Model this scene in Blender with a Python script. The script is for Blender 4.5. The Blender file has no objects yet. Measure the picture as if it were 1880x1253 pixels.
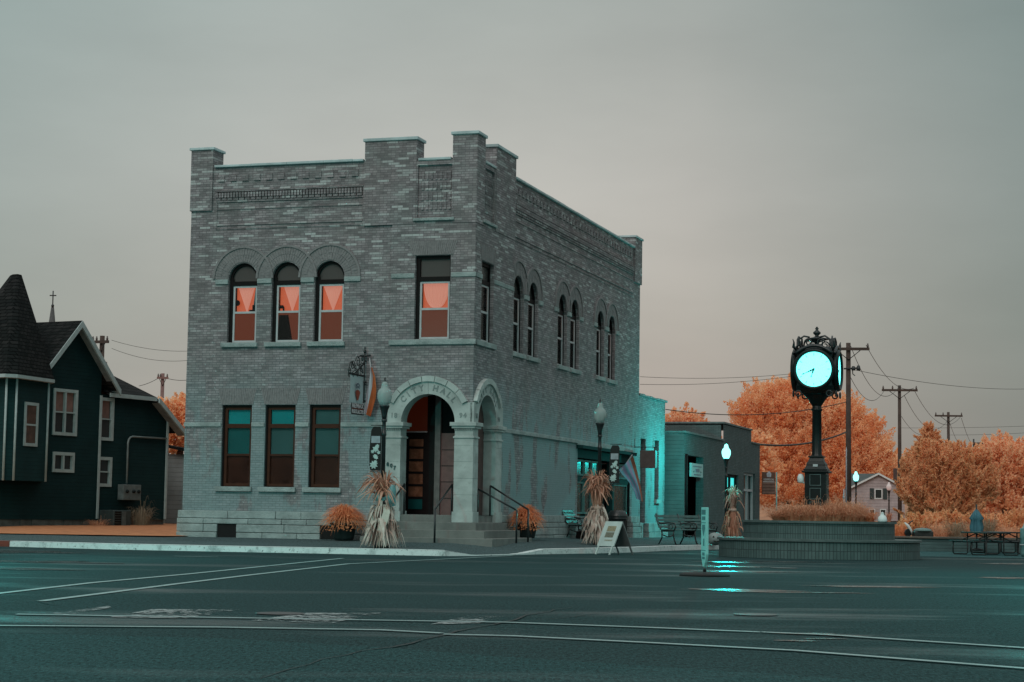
import bpy, bmesh, math, random
import numpy as np
from mathutils import Vector, Matrix
from mathutils.geometry import tessellate_polygon
R = math.radians
random.seed(7); rng = np.random.default_rng(7)
scn = bpy.context.scene
COL = scn.collection

# ------------------------------------------------------------------ camera
FPX, PITCH, ROLL, CAMH = 3488.6, 0.09018507, 0.01519537, 1.0
_c, _s, _cr, _sr = math.cos(PITCH), math.sin(PITCH), math.cos(ROLL), math.sin(ROLL)
cam_d = bpy.data.cameras.new('camera'); cam = bpy.data.objects.new('camera', cam_d); COL.objects.link(cam)
cam_d.sensor_width = 36; cam_d.sensor_fit = 'HORIZONTAL'; cam_d.lens = FPX / 1880 * 36
cam_d.clip_start = 0.1; cam_d.clip_end = 6000
right = Vector((_cr, -_sr * _s, _sr * _c)); up = Vector((-_sr, -_cr * _s, _cr * _c)); fwd = Vector((0, _c, _s))
m = Matrix(((right.x, up.x, -fwd.x, 0), (right.y, up.y, -fwd.y, 0), (right.z, up.z, -fwd.z, CAMH), (0, 0, 0, 1)))
cam.matrix_world = m
scn.camera = cam

def ray(px, py):
    X = (px - 940) / FPX; U = -(py - 626.5) / FPX
    x = X * _cr - U * _sr; zc = X * _sr + U * _cr
    return Vector((x, _c - zc * _s, _s + zc * _c))
def at(px, py, depth):
    d = ray(px, py); return d * (depth / d.y) + Vector((0, 0, CAMH))
def gnd(px, py, z=0.0):
    d = ray(px, py); return d * ((z - CAMH) / d.z) + Vector((0, 0, CAMH))

# ------------------------------------------------------------------ world, sun, exposure
scn.view_settings.view_transform = 'Standard'; scn.view_settings.look = 'None'
scn.cycles.max_bounces = 16; scn.cycles.diffuse_bounces = 9; scn.cycles.transmission_bounces = 9
scn.view_settings.exposure = 0; scn.view_settings.gamma = 1
SUN_EL, SUN_AZ = R(38), R(200)        # dusk overcast: a broad, weak glow from behind the camera
w = bpy.data.worlds.new("World"); scn.world = w; w.use_nodes = True
wt = w.node_tree; wt.nodes.clear()
def wn(t, **k):
    n = wt.nodes.new(t)
    for a, b in k.items(): setattr(n, a, b)
    return n
wo = wn('ShaderNodeOutputWorld'); bg = wn('ShaderNodeBackground'); bg.inputs[1].default_value = 0.1
sky = wn('ShaderNodeTexSky', sky_type='NISHITA', sun_disc=False)
sky.sun_elevation = SUN_EL; sky.sun_rotation = SUN_AZ; sky.air_density = 1.5; sky.dust_density = 4
tc = wn('ShaderNodeTexCoord'); sep = wn('ShaderNodeSeparateXYZ')
wt.links.new(tc.outputs['Generated'], sep.inputs[0])
rmp = wn('ShaderNodeValToRGB'); cr = rmp.color_ramp
stops = [(0.0, (.43, .36, .315)), (.045, (.435, .375, .33)), (.10, (.455, .428, .38)), (.17, (.475, .467, .43)), (.27, (.385, .42, .395)), (.45, (.66, .68, .66)), (1.0, (1.15, 1.15, 1.12))]
cr.elements[0].position = 0; cr.elements[1].position = 1
for p, c in stops[1:-1]: cr.elements.new(p)
for e, (p, c) in zip(sorted(cr.elements, key=lambda e: e.position), stops): e.color = (*c, 1)
wt.links.new(sep.outputs['Z'], rmp.inputs[0])
# the cloud deck thins towards the sides: darker and cooler to the right, a little to the left
azr = wn('ShaderNodeValToRGB'); ca = azr.color_ramp
ast = [(0.0, (.75, .85, .88)), (.36, (.74, .86, .88)), (.44, (.95, .98, .99)), (.50, (1.02, 1.02, 1.02)), (.545, (.98, .97, .97)), (.60, (.70, .76, .77)), (.64, (.53, .64, .655)), (.75, (.6, .7, .72)), (1.0, (.75, .85, .87))]
for p, c in ast[1:-1]: ca.elements.new(p)
for e, (p, c) in zip(sorted(ca.elements, key=lambda e: e.position), ast): e.position = p; e.color = (*c, 1)
mr = wn('ShaderNodeMath', operation='MULTIPLY_ADD'); mr.inputs[1].default_value = .5; mr.inputs[2].default_value = .5
wt.links.new(sep.outputs['X'], mr.inputs[0]); wt.links.new(mr.outputs[0], azr.inputs[0])
mul = wn('ShaderNodeMixRGB', blend_type='MULTIPLY'); mul.inputs[0].default_value = 1
wt.links.new(rmp.outputs[0], mul.inputs[1]); wt.links.new(azr.outputs[0], mul.inputs[2])
nz = wn('ShaderNodeTexNoise'); nz.inputs['Scale'].default_value = 3.2; nz.inputs['Detail'].default_value = 6; nz.inputs['Roughness'].default_value = .55
mp = wn('ShaderNodeMapping'); mp.inputs['Scale'].default_value = (1, 1, 3.2)
wt.links.new(tc.outputs['Generated'], mp.inputs[0]); wt.links.new(mp.outputs[0], nz.inputs['Vector'])
nm = wn('ShaderNodeMapRange'); nm.inputs[1].default_value = .3; nm.inputs[2].default_value = .7; nm.inputs[3].default_value = 9.2; nm.inputs[4].default_value = 11.0
wt.links.new(nz.outputs[0], nm.inputs[0])
vm = wn('ShaderNodeVectorMath', operation='SCALE'); wt.links.new(mul.outputs[0], vm.inputs[0]); wt.links.new(nm.outputs[0], vm.inputs['Scale'])
mx = wn('ShaderNodeMixRGB'); mx.inputs[0].default_value = .97
wt.links.new(sky.outputs[0], mx.inputs[1]); wt.links.new(vm.outputs[0], mx.inputs[2])
wt.links.new(mx.outputs[0], bg.inputs[0]); wt.links.new(bg.outputs[0], wo.inputs[0])

sd = bpy.data.lights.new('sun', 'SUN'); sun = bpy.data.objects.new('sun', sd); COL.objects.link(sun)
sd.energy = 0.75; sd.angle = R(25); sd.color = (1, .93, .86)
sdir = Vector((math.sin(SUN_AZ) * math.cos(SUN_EL), math.cos(SUN_AZ) * math.cos(SUN_EL), math.sin(SUN_EL)))
sun.rotation_euler = sdir.to_track_quat('Z', 'Y').to_euler(); sun.location = (0, -20, 40)

# ------------------------------------------------------------------ mesh helper
class MB:
    def __init__(s): s.v = []; s.f = []; s.sm = []; s.marks = []
    def mark(s): s.marks.append((len(s.v), len(s.f))); return s      # what follows is a piece (object) of its own
    def add(s, vs, fs, M=None, smooth=False):
        o = len(s.v)
        for p in vs:
            p = Vector(p)
            s.v.append(tuple(M @ p) if M is not None else tuple(p))
        for f in fs: s.f.append(tuple(i + o for i in f)); s.sm.append(smooth)
        return s
    def box(s, x0, x1, y0, y1, z0, z1, M=None):
        vs = [(x0, y0, z0), (x1, y0, z0), (x1, y1, z0), (x0, y1, z0), (x0, y0, z1), (x1, y0, z1), (x1, y1, z1), (x0, y1, z1)]
        return s.add(vs, [(0, 3, 2, 1), (4, 5, 6, 7), (0, 1, 5, 4), (1, 2, 6, 5), (2, 3, 7, 6), (3, 0, 4, 7)], M)
    def lathe(s, prof, n=16, M=None, smooth=True, cx=0, cy=0):
        vs = []; fs = []
        for r, z in prof:
            for k in range(n):
                a = 2 * math.pi * k / n; vs.append((cx + r * math.cos(a), cy + r * math.sin(a), z))
        for i in range(len(prof) - 1):
            for k in range(n):
                k2 = (k + 1) % n; fs.append((i * n + k, i * n + k2, (i + 1) * n + k2, (i + 1) * n + k))
        s.add(vs, fs, M, smooth)
        o = [vs[k] for k in range(n)]; t = [vs[(len(prof) - 1) * n + k] for k in range(n)]
        if prof[0][0] > 1e-4: s.add(o, [tuple(reversed(range(n)))], M)
        if prof[-1][0] > 1e-4: s.add(t, [tuple(range(n))], M)
        return s
    def tube(s, pts, r, n=8, M=None, smooth=True, caps=True):
        pts = [Vector(p) for p in pts]; rs = r if isinstance(r, (list, tuple)) else [r] * len(pts)
        vs = []; fs = []; up0 = Vector((0, 0, 1)); prev = None
        for i, p in enumerate(pts):
            t = (pts[min(i + 1, len(pts) - 1)] - pts[max(i - 1, 0)])
            t = t.normalized() if t.length > 1e-9 else Vector((0, 0, 1))
            if prev is None:
                a = t.cross(up0)
                if a.length < 1e-3: a = t.cross(Vector((1, 0, 0)))
            else: a = prev - t * prev.dot(t)
            a.normalize(); prev = a; b = t.cross(a)
            for k in range(n):
                an = 2 * math.pi * k / n; vs.append(p + (a * math.cos(an) + b * math.sin(an)) * rs[i])
        for i in range(len(pts) - 1):
            for k in range(n):
                k2 = (k + 1) % n; fs.append((i * n + k, i * n + k2, (i + 1) * n + k2, (i + 1) * n + k))
        if caps: fs.append(tuple(reversed(range(n)))); fs.append(tuple(range((len(pts) - 1) * n, len(pts) * n)))
        return s.add(vs, fs, M, smooth)
    def strip(s, pts, wid, side, M=None, smooth=True):
        vs = []; n = len(pts)
        for i, p in enumerate(pts):
            wv = Vector(side) * (wid[i] if isinstance(wid, (list, tuple)) else wid) * .5
            vs += [Vector(p) - wv, Vector(p) + wv]
        return s.add(vs, [(2 * i, 2 * i + 1, 2 * i + 3, 2 * i + 2) for i in range(n - 1)], M, smooth)
    def prism(s, poly, P, d0, d1):
        """closed slab: poly of (u,z) mapped by P(u,d,z) from depth d0 to d1"""
        n = len(poly)
        vs = [P(u, d0, z) for u, z in poly] + [P(u, d1, z) for u, z in poly]
        tr = tessellate_polygon([[Vector((u, z, 0)) for u, z in poly]])
        fs = [tuple(t) for t in tr] + [tuple(reversed([i + n for i in t])) for t in tr]
        fs += [(i, i + n, (i + 1) % n + n, (i + 1) % n) for i in range(n)]
        return s.add(vs, fs)
    def wall(s, outer, holes, P, depth, outd=0.0):
        """wall face with openings: front face at d=outd and a reveal of given depth round each hole"""
        loops = [outer] + holes
        flat = [p for l in loops for p in l]
        tr = tessellate_polygon([[Vector((u, z, 0)) for u, z in l] for l in loops])
        vs = [P(u, outd, z) for u, z in flat]
        s.add(vs, [tuple(t) for t in tr])
        for h in holes:
            n = len(h)
            s.add([P(u, outd, z) for u, z in h] + [P(u, outd + depth, z) for u, z in h], [(i, i + n, (i + 1) % n + n, (i + 1) % n) for i in range(n)])
        return s
    def build(s, name, mat, parent=None, bevel=0, fix=True):
        if s.marks:
            ends = s.marks[1:] + [(len(s.v), len(s.f))]; first = None
            for (v0, f0), (v1, f1) in zip(s.marks, ends):
                if f1 == f0: continue
                q = MB(); q.v = s.v[v0:v1]; q.f = [tuple(i - v0 for i in f) for f in s.f[f0:f1]]; q.sm = s.sm[f0:f1]
                o = q.build(name, mat, parent, bevel, fix); first = first or o
            return first
        me = bpy.data.meshes.new(name); me.from_pydata(s.v, [], s.f)
        me.polygons.foreach_set('use_smooth', s.sm)
        if fix:
            bm = bmesh.new(); bm.from_mesh(me); bmesh.ops.remove_doubles(bm, verts=bm.verts, dist=1e-5)
            bmesh.ops.recalc_face_normals(bm, faces=bm.faces); bm.to_mesh(me); bm.free()
        me.materials.append(mat)
        o = bpy.data.objects.new(name, me); COL.objects.link(o)
        if parent: o.parent = parent
        if bevel:
            b = o.modifiers.new('bevel', 'BEVEL'); b.width = bevel; b.segments = 2; b.limit_method = 'ANGLE'; b.angle_limit = R(40)
        return o
def tag(o, label, cat, group=None):
    o['label'] = label; o['category'] = cat
    if group: o['group'] = group
    return o
def thing(name, label, cat, loc=(0, 0, 0), rz=0, group=None):
    o = bpy.data.objects.new(name, None); COL.objects.link(o); o.location = loc; o.rotation_euler = (0, 0, rz)
    o.empty_display_size = .3
    return tag(o, label, cat, group)
def struct(o, kind='structure'): o['kind'] = kind; return o
def dup(root, loc, rz, label, group=None):
    kids = {}
    for ob in bpy.data.objects:
        if ob.parent: kids.setdefault(ob.parent, []).append(ob)
    def cp(o, parent):
        c = o.copy(); COL.objects.link(c)
        if parent: c.parent = parent
        for k in kids.get(o, []): cp(k, c)
        return c
    r = cp(root, None); r.location = loc; r.rotation_euler = (0, 0, rz); r['label'] = label
    if group: r['group'] = group
    return r
def text_mesh(body, size, ext=.004, bold=0.0):
    cu = bpy.data.curves.new('text', 'FONT'); cu.body = body; cu.size = size; cu.extrude = ext; cu.align_x = 'CENTER'; cu.align_y = 'CENTER'
    cu.offset = bold; cu.resolution_u = 3
    ob = bpy.data.objects.new('text', cu); COL.objects.link(ob)
    me = bpy.data.meshes.new_from_object(ob.evaluated_get(bpy.context.evaluated_depsgraph_get()))
    vs = [v.co.copy() for v in me.vertices]; fs = [tuple(p.vertices) for p in me.polygons]
    bpy.data.objects.remove(ob); bpy.data.curves.remove(cu); bpy.data.meshes.remove(me)
    return vs, fs

# ------------------------------------------------------------------ materials
MATS = {}
class NT:
    def __init__(s, name):
        s.m = bpy.data.materials.new(name); s.m.use_nodes = True; s.t = s.m.node_tree; s.t.nodes.clear()
        s.out = s.n('ShaderNodeOutputMaterial'); s.b = s.n('ShaderNodeBsdfPrincipled'); s.l(s.b.outputs[0], s.out.inputs[0])
    def n(s, t, **k):
        nd = s.t.nodes.new(t)
        for a, b in k.items(): setattr(nd, a, b)
        return nd
    def l(s, a, b): s.t.links.new(a, b)
    def obj(s): return s.n('ShaderNodeTexCoord').outputs['Object']
    def noise(s, scale, detail=4, vec=None, rough=.55, sc=None):
        nd = s.n('ShaderNodeTexNoise'); nd.inputs['Scale'].default_value = scale; nd.inputs['Detail'].default_value = detail; nd.inputs['Roughness'].default_value = rough
        v = vec or s.obj()
        if sc:
            mpn = s.n('ShaderNodeMapping'); mpn.inputs['Scale'].default_value = sc; s.l(v, mpn.inputs[0]); v = mpn.outputs[0]
        s.l(v, nd.inputs['Vector']); return nd.outputs[0]
    def ramp(s, fac, stops):
        r = s.n('ShaderNodeValToRGB'); e = r.color_ramp.elements
        while len(e) < len(stops): e.new(.5)
        for x, (p, c) in zip(e, stops):
            x.position = p; x.color = (c, c, c, 1) if isinstance(c, (int, float)) else (*c, 1)
        s.l(fac, r.inputs[0]); return r.outputs[0]
    def mix(s, fac, a, b, mode='MIX'):
        nd = s.n('ShaderNodeMixRGB', blend_type=mode)
        for i, x in ((0, fac), (1, a), (2, b)):
            if isinstance(x, (int, float)): nd.inputs[i].default_value = x if i == 0 else (x, x, x, 1)
            elif isinstance(x, tuple): nd.inputs[i].default_value = (*x, 1)
            else: s.l(x, nd.inputs[i])
        return nd.outputs[0]
    def math(s, op, a, b=None, c=None):
        nd = s.n('ShaderNodeMath', operation=op)
        for i, x in ((0, a), (1, b), (2, c)):
            if x is None: continue
            if isinstance(x, (int, float)): nd.inputs[i].default_value = x
            else: s.l(x, nd.inputs[i])
        return nd.outputs[0]
    def base(s, c):
        if isinstance(c, tuple): s.b.inputs['Base Color'].default_value = (*c, 1)
        else: s.l(c, s.b.inputs['Base Color'])
    def rough(s, r):
        if isinstance(r, (int, float)): s.b.inputs['Roughness'].default_value = r
        else: s.l(r, s.b.inputs['Roughness'])
    def spec(s, v): s.b.inputs['Specular IOR Level'].default_value = v
    def bump(s, h, strength=.5, dist=.01):
        bn = s.n('ShaderNodeBump'); bn.inputs['Strength'].default_value = strength; bn.inputs['Distance'].default_value = dist
        s.l(h, bn.inputs['Height']); s.l(bn.outputs[0], s.b.inputs['Normal']); return bn
def simple(name, c, rough=.7, var=.25, scale=6, bump=.0, spec=.35, metal=0):
    if name in MATS: return MATS[name]
    t = NT(name); nz = t.noise(scale, 5)
    t.base(t.mix(t.ramp(nz, [(.3, 0), (.7, 1)]), tuple(x * (1 - var) for x in c), tuple(min(1, x * (1 + var)) for x in c)))
    t.rough(t.math('MULTIPLY_ADD', nz, .3, rough - .15)); t.spec(spec); t.b.inputs['Metallic'].default_value = metal
    if bump: t.bump(t.noise(scale * 8, 3), bump, .01)
    MATS[name] = t.m; return t.m
def emit(name, c, strength, base=(.5, .5, .5)):
    t = NT(name); t.base(base); t.b.inputs['Emission Color'].default_value = (*c, 1); t.b.inputs['Emission Strength'].default_value = strength
    t.rough(.3); MATS[name] = t.m; return t.m

def brick_mat(name, hall=True, c1=(.31, .284, .297), c2=(.215, .198, .206)):
    t = NT(name); o = t.n('ShaderNodeTexCoord'); sx = t.n('ShaderNodeSeparateXYZ'); t.l(o.outputs['Object'], sx.inputs[0])
    sn = t.n('ShaderNodeSeparateXYZ'); t.l(o.outputs['Normal'], sn.inputs[0])
    side = t.math('GREATER_THAN', t.math('ABSOLUTE', sn.outputs[0]), .6)
    u = t.math('ADD', t.math('MULTIPLY', side, sx.outputs[1]), t.math('MULTIPLY', t.math('SUBTRACT', 1, side), sx.outputs[0]))
    z = sx.outputs[2]
    cv = t.n('ShaderNodeCombineXYZ'); t.l(u, cv.inputs[0]); t.l(z, cv.inputs[1])
    bt = t.n('ShaderNodeTexBrick'); t.l(cv.outputs[0], bt.inputs['Vector'])
    bt.inputs['Scale'].default_value = 1; bt.inputs['Brick Width'].default_value = .205; bt.inputs['Row Height'].default_value = .0635
    bt.inputs['Mortar Size'].default_value = .0055; bt.inputs['Mortar Smooth'].default_value = .15; bt.inputs['Bias'].default_value = 0
    bt.inputs['Color1'].default_value = (*c1, 1); bt.inputs['Color2'].default_value = (*c2, 1)
    big = t.noise(.45, 5, rough=.6); mid = t.noise(1.7, 6, rough=.65)
    if hall:
        upper = t.ramp(z, [(0, 0), (.01, 0)])
        up = t.n('ShaderNodeMapRange'); t.l(t.math('MULTIPLY_ADD', big, 2.4, z), up.inputs[0]); up.inputs[1].default_value = 6.4; up.inputs[2].default_value = 8.6
        upf = up.outputs[0]
        col = t.mix(t.ramp(mid, [(.42, 0), (.62, 1)]), bt.outputs['Color'], (.205, .212, .212))           # greenish weathering
        col = t.mix(t.ramp(big, [(.45, 0), (.7, .55)]), col, (.24, .205, .205))                          # rosy patches
        # runs of pale replacement brick in the upper storey
        row = t.math('FLOOR', t.math('DIVIDE', z, .0635))
        colm = t.math('FLOOR', t.math('DIVIDE', t.math('MULTIPLY_ADD', row, .173, u), .30))
        w2 = t.n('ShaderNodeCombineXYZ'); t.l(row, w2.inputs[0]); t.l(colm, w2.inputs[1])
        wh = t.n('ShaderNodeTexWhiteNoise', noise_dimensions='2D'); t.l(w2.outputs[0], wh.inputs['Vector'])
        odd = t.math('MULTIPLY', t.math('FRACT', t.math('MULTIPLY', row, .5)), 1.0)
        one = t.math('FLOOR', t.math('ADD', t.math('DIVIDE', u, .205), odd)); w3 = t.n('ShaderNodeCombineXYZ'); t.l(row, w3.inputs[0]); t.l(one, w3.inputs[1])
        wb = t.n('ShaderNodeTexWhiteNoise', noise_dimensions='2D'); t.l(w3.outputs[0], wb.inputs['Vector'])
        col = t.mix(.85, col, t.mix(wb.outputs[0], (.70, .69, .70), (1.32, 1.32, 1.32)), 'MULTIPLY')
        soot = t.noise(.8, 6, sc=(1, 1, .28), rough=.7); col = t.mix(t.ramp(soot, [(.54, 0), (.74, .5)]), col, (.095, .088, .090))
        pale = t.math('MULTIPLY', t.ramp(wh.outputs[0], [(.84, 0), (.85, .30), (1, .85)]), t.math('MULTIPLY_ADD', upf, .85, .10))
        col = t.mix(pale, col, (.50, .53, .525))
        dk = t.ramp(wh.outputs[0], [(.0, .5), (.12, .35), (.13, 0)])
        col = t.mix(dk, col, (.125, .115, .12))
        # lower storey: old paint worn in upright streaks, teal lamp glow painted in
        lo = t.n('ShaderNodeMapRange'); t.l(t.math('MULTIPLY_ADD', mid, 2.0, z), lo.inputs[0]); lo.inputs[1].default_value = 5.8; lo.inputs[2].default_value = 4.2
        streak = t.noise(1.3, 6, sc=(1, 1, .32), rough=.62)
        paint_glow = t.math('MULTIPLY', lo.outputs[0], t.ramp(streak, [(.43, .1), (.48, .95)]))
        col = t.mix(t.math('MULTIPLY', paint_glow, t.math('MULTIPLY_ADD', side, .34, .62)), col, t.mix(t.noise(3, 5), (.19, .305, .315), (.235, .355, .365)))
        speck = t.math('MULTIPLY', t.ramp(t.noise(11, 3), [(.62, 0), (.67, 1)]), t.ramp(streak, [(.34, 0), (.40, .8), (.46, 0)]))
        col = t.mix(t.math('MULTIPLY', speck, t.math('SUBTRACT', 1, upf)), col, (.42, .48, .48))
        mortar = t.mix(upf, (.095, .118, .122), (.125, .12, .124))
        mstr = t.math('MULTIPLY', bt.outputs['Fac'], t.math('MULTIPLY_ADD', upf, -.25, t.math('MULTIPLY_ADD', t.math('MULTIPLY', paint_glow, t.math('MULTIPLY_ADD', side, .40, .45)), -1.0, .95)))
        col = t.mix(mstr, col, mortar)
        # rust under the ledges stays where the water ran
    else:
        col = t.mix(t.ramp(mid, [(.4, 0), (.65, .7)]), bt.outputs['Color'], tuple(x * .75 for x in c2))
        col = t.mix(t.math('MULTIPLY', bt.outputs['Fac'], .6), col, tuple(x * .5 for x in c1))
    fine = t.noise(30, 3)
    col = t.mix(.35, col, t.mix(fine, (.4, .4, .4), (1.2, 1.2, 1.2)), 'MULTIPLY')
    t.base(col); t.rough(.85); t.spec(.25)
    h = t.math('ADD', t.math('MULTIPLY', bt.outputs['Fac'], -1), t.math('MULTIPLY', fine, .5))
    t.bump(h, .6, .006); MATS[name] = t.m; return t.m

def asphalt(name, c, wet=.5, patch=None):
    t = NT(name); o = t.obj()
    n1 = t.noise(.22, 5, o); n2 = t.noise(1.1, 6, o, .65); n3 = t.noise(60, 2, o); n4 = t.noise(.5, 6, o, .6, sc=(.30, .8, 1))
    col = t.mix(t.ramp(n1, [(.35, 0), (.65, 1)]), tuple(x * .78 for x in c), tuple(x * 1.22 for x in c))
    col = t.mix(t.ramp(n2, [(.4, 0), (.7, .5)]), col, tuple(x * .6 for x in c))
    gr = t.noise(1, 3, o, .7, sc=(34, 9, 1)); col = t.mix(t.ramp(gr, [(.30, 0), (.72, 1)]), t.mix(.70, col, (0, 0, 0)), t.mix(.50, col, tuple(x * 3.6 for x in c)))
    sp = t.ramp(t.noise(1, 2, o, .6, sc=(85, 20, 1)), [(.58, 0), (.68, .9)])
    col = t.mix(sp, col, tuple(x * 3.4 for x in c))
    t.base(col)
    wetm = t.math('MULTIPLY', t.ramp(n4, [(.52, 0), (.66, 1)]), wet)
    t.rough(t.math('ADD', t.math('MULTIPLY_ADD', wetm, -.50, .82), t.math('MULTIPLY', t.math('SUBTRACT', n3, .5), .15)))
    t.l(t.math('MULTIPLY_ADD', wetm, .10, .05), t.b.inputs['Specular IOR Level'])
    hb = t.math('ADD', t.math('MULTIPLY', gr, 1.0), t.math('MULTIPLY', t.noise(5, 5, o), 1.0))
    bn = t.bump(hb, .7, .016)
    MATS[name] = t.m; return t.m

def leafmat(name, lo, hi, trans=.3, clump=1.2, spread=.5):
    t = NT(name); g = t.n('ShaderNodeNewGeometry')
    nz = t.noise(clump, 4)
    f = t.math('ADD', t.math('MULTIPLY', g.outputs['Random Per Island'], .55), t.math('MULTIPLY', t.ramp(nz, [(.35, 0), (.65, 1)]), .5))
    col = t.mix(f, lo, hi); t.base(col); t.rough(.7); t.spec(.15)
    tr = t.n('ShaderNodeBsdfTranslucent'); t.l(col, tr.inputs[0])
    ms = t.n('ShaderNodeMixShader'); ms.inputs[0].default_value = trans
    t.l(t.b.outputs[0], ms.inputs[1]); t.l(tr.outputs[0], ms.inputs[2]); t.l(ms.outputs[0], t.out.inputs[0])
    MATS[name] = t.m; return t.m
def glass(name, c=(.02, .025, .025), rough=.06, alpha=.0):
    t = NT(name); t.base(c); t.rough(rough); t.spec(.5)
    MATS[name] = t.m; return t.m
def stone(name, c, rock=True):
    t = NT(name); n1 = t.noise(2.2, 6); n2 = t.noise(9, 6, rough=.7); n3 = t.noise(40, 3)
    col = t.mix(t.ramp(n1, [(.35, 0), (.65, 1)]), tuple(x * .78 for x in c), tuple(min(1, x * 1.15) for x in c))
    col = t.mix(t.ramp(n2, [(.55, 0), (.8, .6)]), col, tuple(x * .5 for x in c))
    t.base(col); t.rough(.85); t.spec(.25)
    t.bump(t.math('ADD', t.math('MULTIPLY', n2, 1.0 if rock else .25), t.math('MULTIPLY', n3, .15)), .9 if rock else .4, .05 if rock else .02)
    MATS[name] = t.m; return t.m
def siding(name, c, pitch=.11):
    t = NT(name); o = t.n('ShaderNodeTexCoord'); sx = t.n('ShaderNodeSeparateXYZ'); t.l(o.outputs['Object'], sx.inputs[0])
    fr = t.math('FRACT', t.math('DIVIDE', sx.outputs[2], pitch))
    nz = t.noise(1.4, 5)
    col = t.mix(t.ramp(nz, [(.3, 0), (.7, 1)]), tuple(x * .8 for x in c), tuple(x * 1.2 for x in c))
    col = t.mix(t.ramp(fr, [(.0, .75), (.09, 0)]), col, tuple(x * .35 for x in c))
    t.base(col); t.rough(.7); t.spec(.12); t.bump(t.math('MULTIPLY', fr, -1), .9, .03)
    MATS[name] = t.m; return t.m

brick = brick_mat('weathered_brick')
brick2 = brick_mat('dark_painted_brick', False, (.125, .16, .16), (.09, .12, .12))
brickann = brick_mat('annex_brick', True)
limestone = stone('rock_faced_limestone', (.29, .345, .34)); dressed = stone('dressed_limestone', (.37, .415, .40), False)
stepstone = stone('worn_step_stone', (.165, .17, .16), False)
copestone = stone('coping_stone', (.42, .51, .52), False)
whitepaint = simple('white_paint', (.62, .66, .66), .5, .08); dim_white = simple('dull_white_paint', (.42, .44, .45), .6, .1)
darkframe = simple('black_brown_frame', (.007, .005, .005), .6, .3, spec=.15); brownframe = simple('brown_frame', (.05, .018, .010), .6, .25, spec=.15)
iron = simple('black_iron', (.012, .016, .017), .4, .3, spec=.5); darkmetal = simple('dark_green_metal', (.004, .009, .009), .4, .2, spec=.25)
# ================================================================== ground, roads, pavements
def sheet(name, pts, mat, z=0.0):
    mb = MB(); tr = tessellate_polygon([[Vector((x, y, 0)) for x, y in pts]])
    mb.add([(x, y, z) for x, y in pts], [tuple(t) for t in tr])
    return struct(mb.build(name, mat))
soil = simple('dry_grass_soil', (.30, .12, .055), .9, .3, 2.5, .6)
road_m = asphalt('wet_asphalt', (.013, .030, .031), .8)
road_new = asphalt('newer_asphalt', (.014, .038, .039), .5)
walk_m = asphalt('pavement_concrete', (.045, .066, .068), .3)
plaza_m = asphalt('plaza_concrete', (.022, .060, .062), .5)
g = MB(); N = 40
g.add([(-2500, -200, -.06), (2500, -200, -.06), (2500, 3500, -.06), (-2500, 3500, -.06)], [(0, 1, 2, 3)]); struct(g.build('ground', soil))
sheet('road', [(-70, -30), (70, -30), (70, 110), (-70, 110)], road_m, 0.0)
# newer strip of asphalt nearest the camera, its edge running across the street
seam = [(-3.96, 14.98), (-2.23, 14.8), (-.92, 14.07), (.03, 13.31), (1.76, 12.2), (4.6, 10.2), (9, 7)]
sheet('road_resurfacing', [(-14, 15.3)] + seam + [(9, -6), (-14, -6)], road_new, .004)
sheet('plaza', [(8.5, 51.5), (34, 48.5), (60, 62), (60, 84), (9.4, 73), (9.0, 60)], plaza_m, .006)
K = [(-40, 54, .13), (-20, 49.3, .13), (-12.11, 46.37, .13), (-9.42, 45.05, .13), (-6.89, 44.42, .13), (-4.18, 43.97, .13), (-2.34, 43.54, .13), (-1.45, 43.40, .125), (-.85, 43.95, .022), (-.68, 44.11, .015), (.08, 45.48, .015), (.35, 45.95, .03), (.89, 47.0, .12),
     (2.31, 49.0, .13), (3.43, 51.25, .13), (4.72, 54.65, .13), (6.33, 57.5, .13), (7.8, 62.5, .13), (9.1, 71, .13), (13.2, 85, .13), (18, 102, .13)]
W = [(-40, 58, .25), (-20, 53.5, .25), (-12.5, 50.3, .24), (-9.0, 51.3, .245), (-6.9, 50.4, .245), (-4.2, 49.6, .245), (-2.3, 49, .25), (-1.5, 48.7, .25), (-1.0, 48.6, .25), (-.9, 48.7, .25), (-.8, 49.2, .27), (-.7, 49.6, .29), (-.4, 50.8, .33),
     (.5, 53.4, .33), (1.6, 56.9, .29), (2.9, 61.2, .25), (4.4, 66, .22), (5.8, 70.6, .2), (6.6, 73, .2), (11.6, 89, .2), (16, 104, .2)]
mb = MB()
for i in range(len(K) - 1):
    for j in range(4):
        q = []
        for a, b in ((i, j), (i + 1, j), (i + 1, j + 1), (i, j + 1)):
            f = b / 4; q.append(tuple(K[a][k] * (1 - f) + W[a][k] * f for k in range(3)))
        mb.add(q, [(0, 1, 2, 3)])
struct(mb.build('sidewalk', walk_m))
def kerb(name, pts, mat, wd=.17):
    mb = MB(); P = [Vector((x, y, 0)) for x, y, z in pts]; ins = []
    for i, p in enumerate(P):
        t = (P[min(i + 1, len(P) - 1)] - P[max(i - 1, 0)]).normalized(); ins.append(Vector((-t.y, t.x, 0)))
    vs = []
    for (x, y, z), n_ in zip(pts, ins):
        z = z + .006
        vs += [(x, y, -.02), (x, y, z - .02 if z > .05 else z), (x + n_.x * .02, y + n_.y * .02, z), (x + n_.x * wd, y + n_.y * wd, z + .004), (x + n_.x * wd, y + n_.y * wd, -.02)]
    fs = []
    for i in range(len(pts) - 1):
        for k in range(4): fs.append((i * 5 + k, i * 5 + k + 1, i * 5 + 5 + k + 1, i * 5 + 5 + k))
    mb.add(vs, fs); return struct(mb.build(name, mat))
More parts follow.
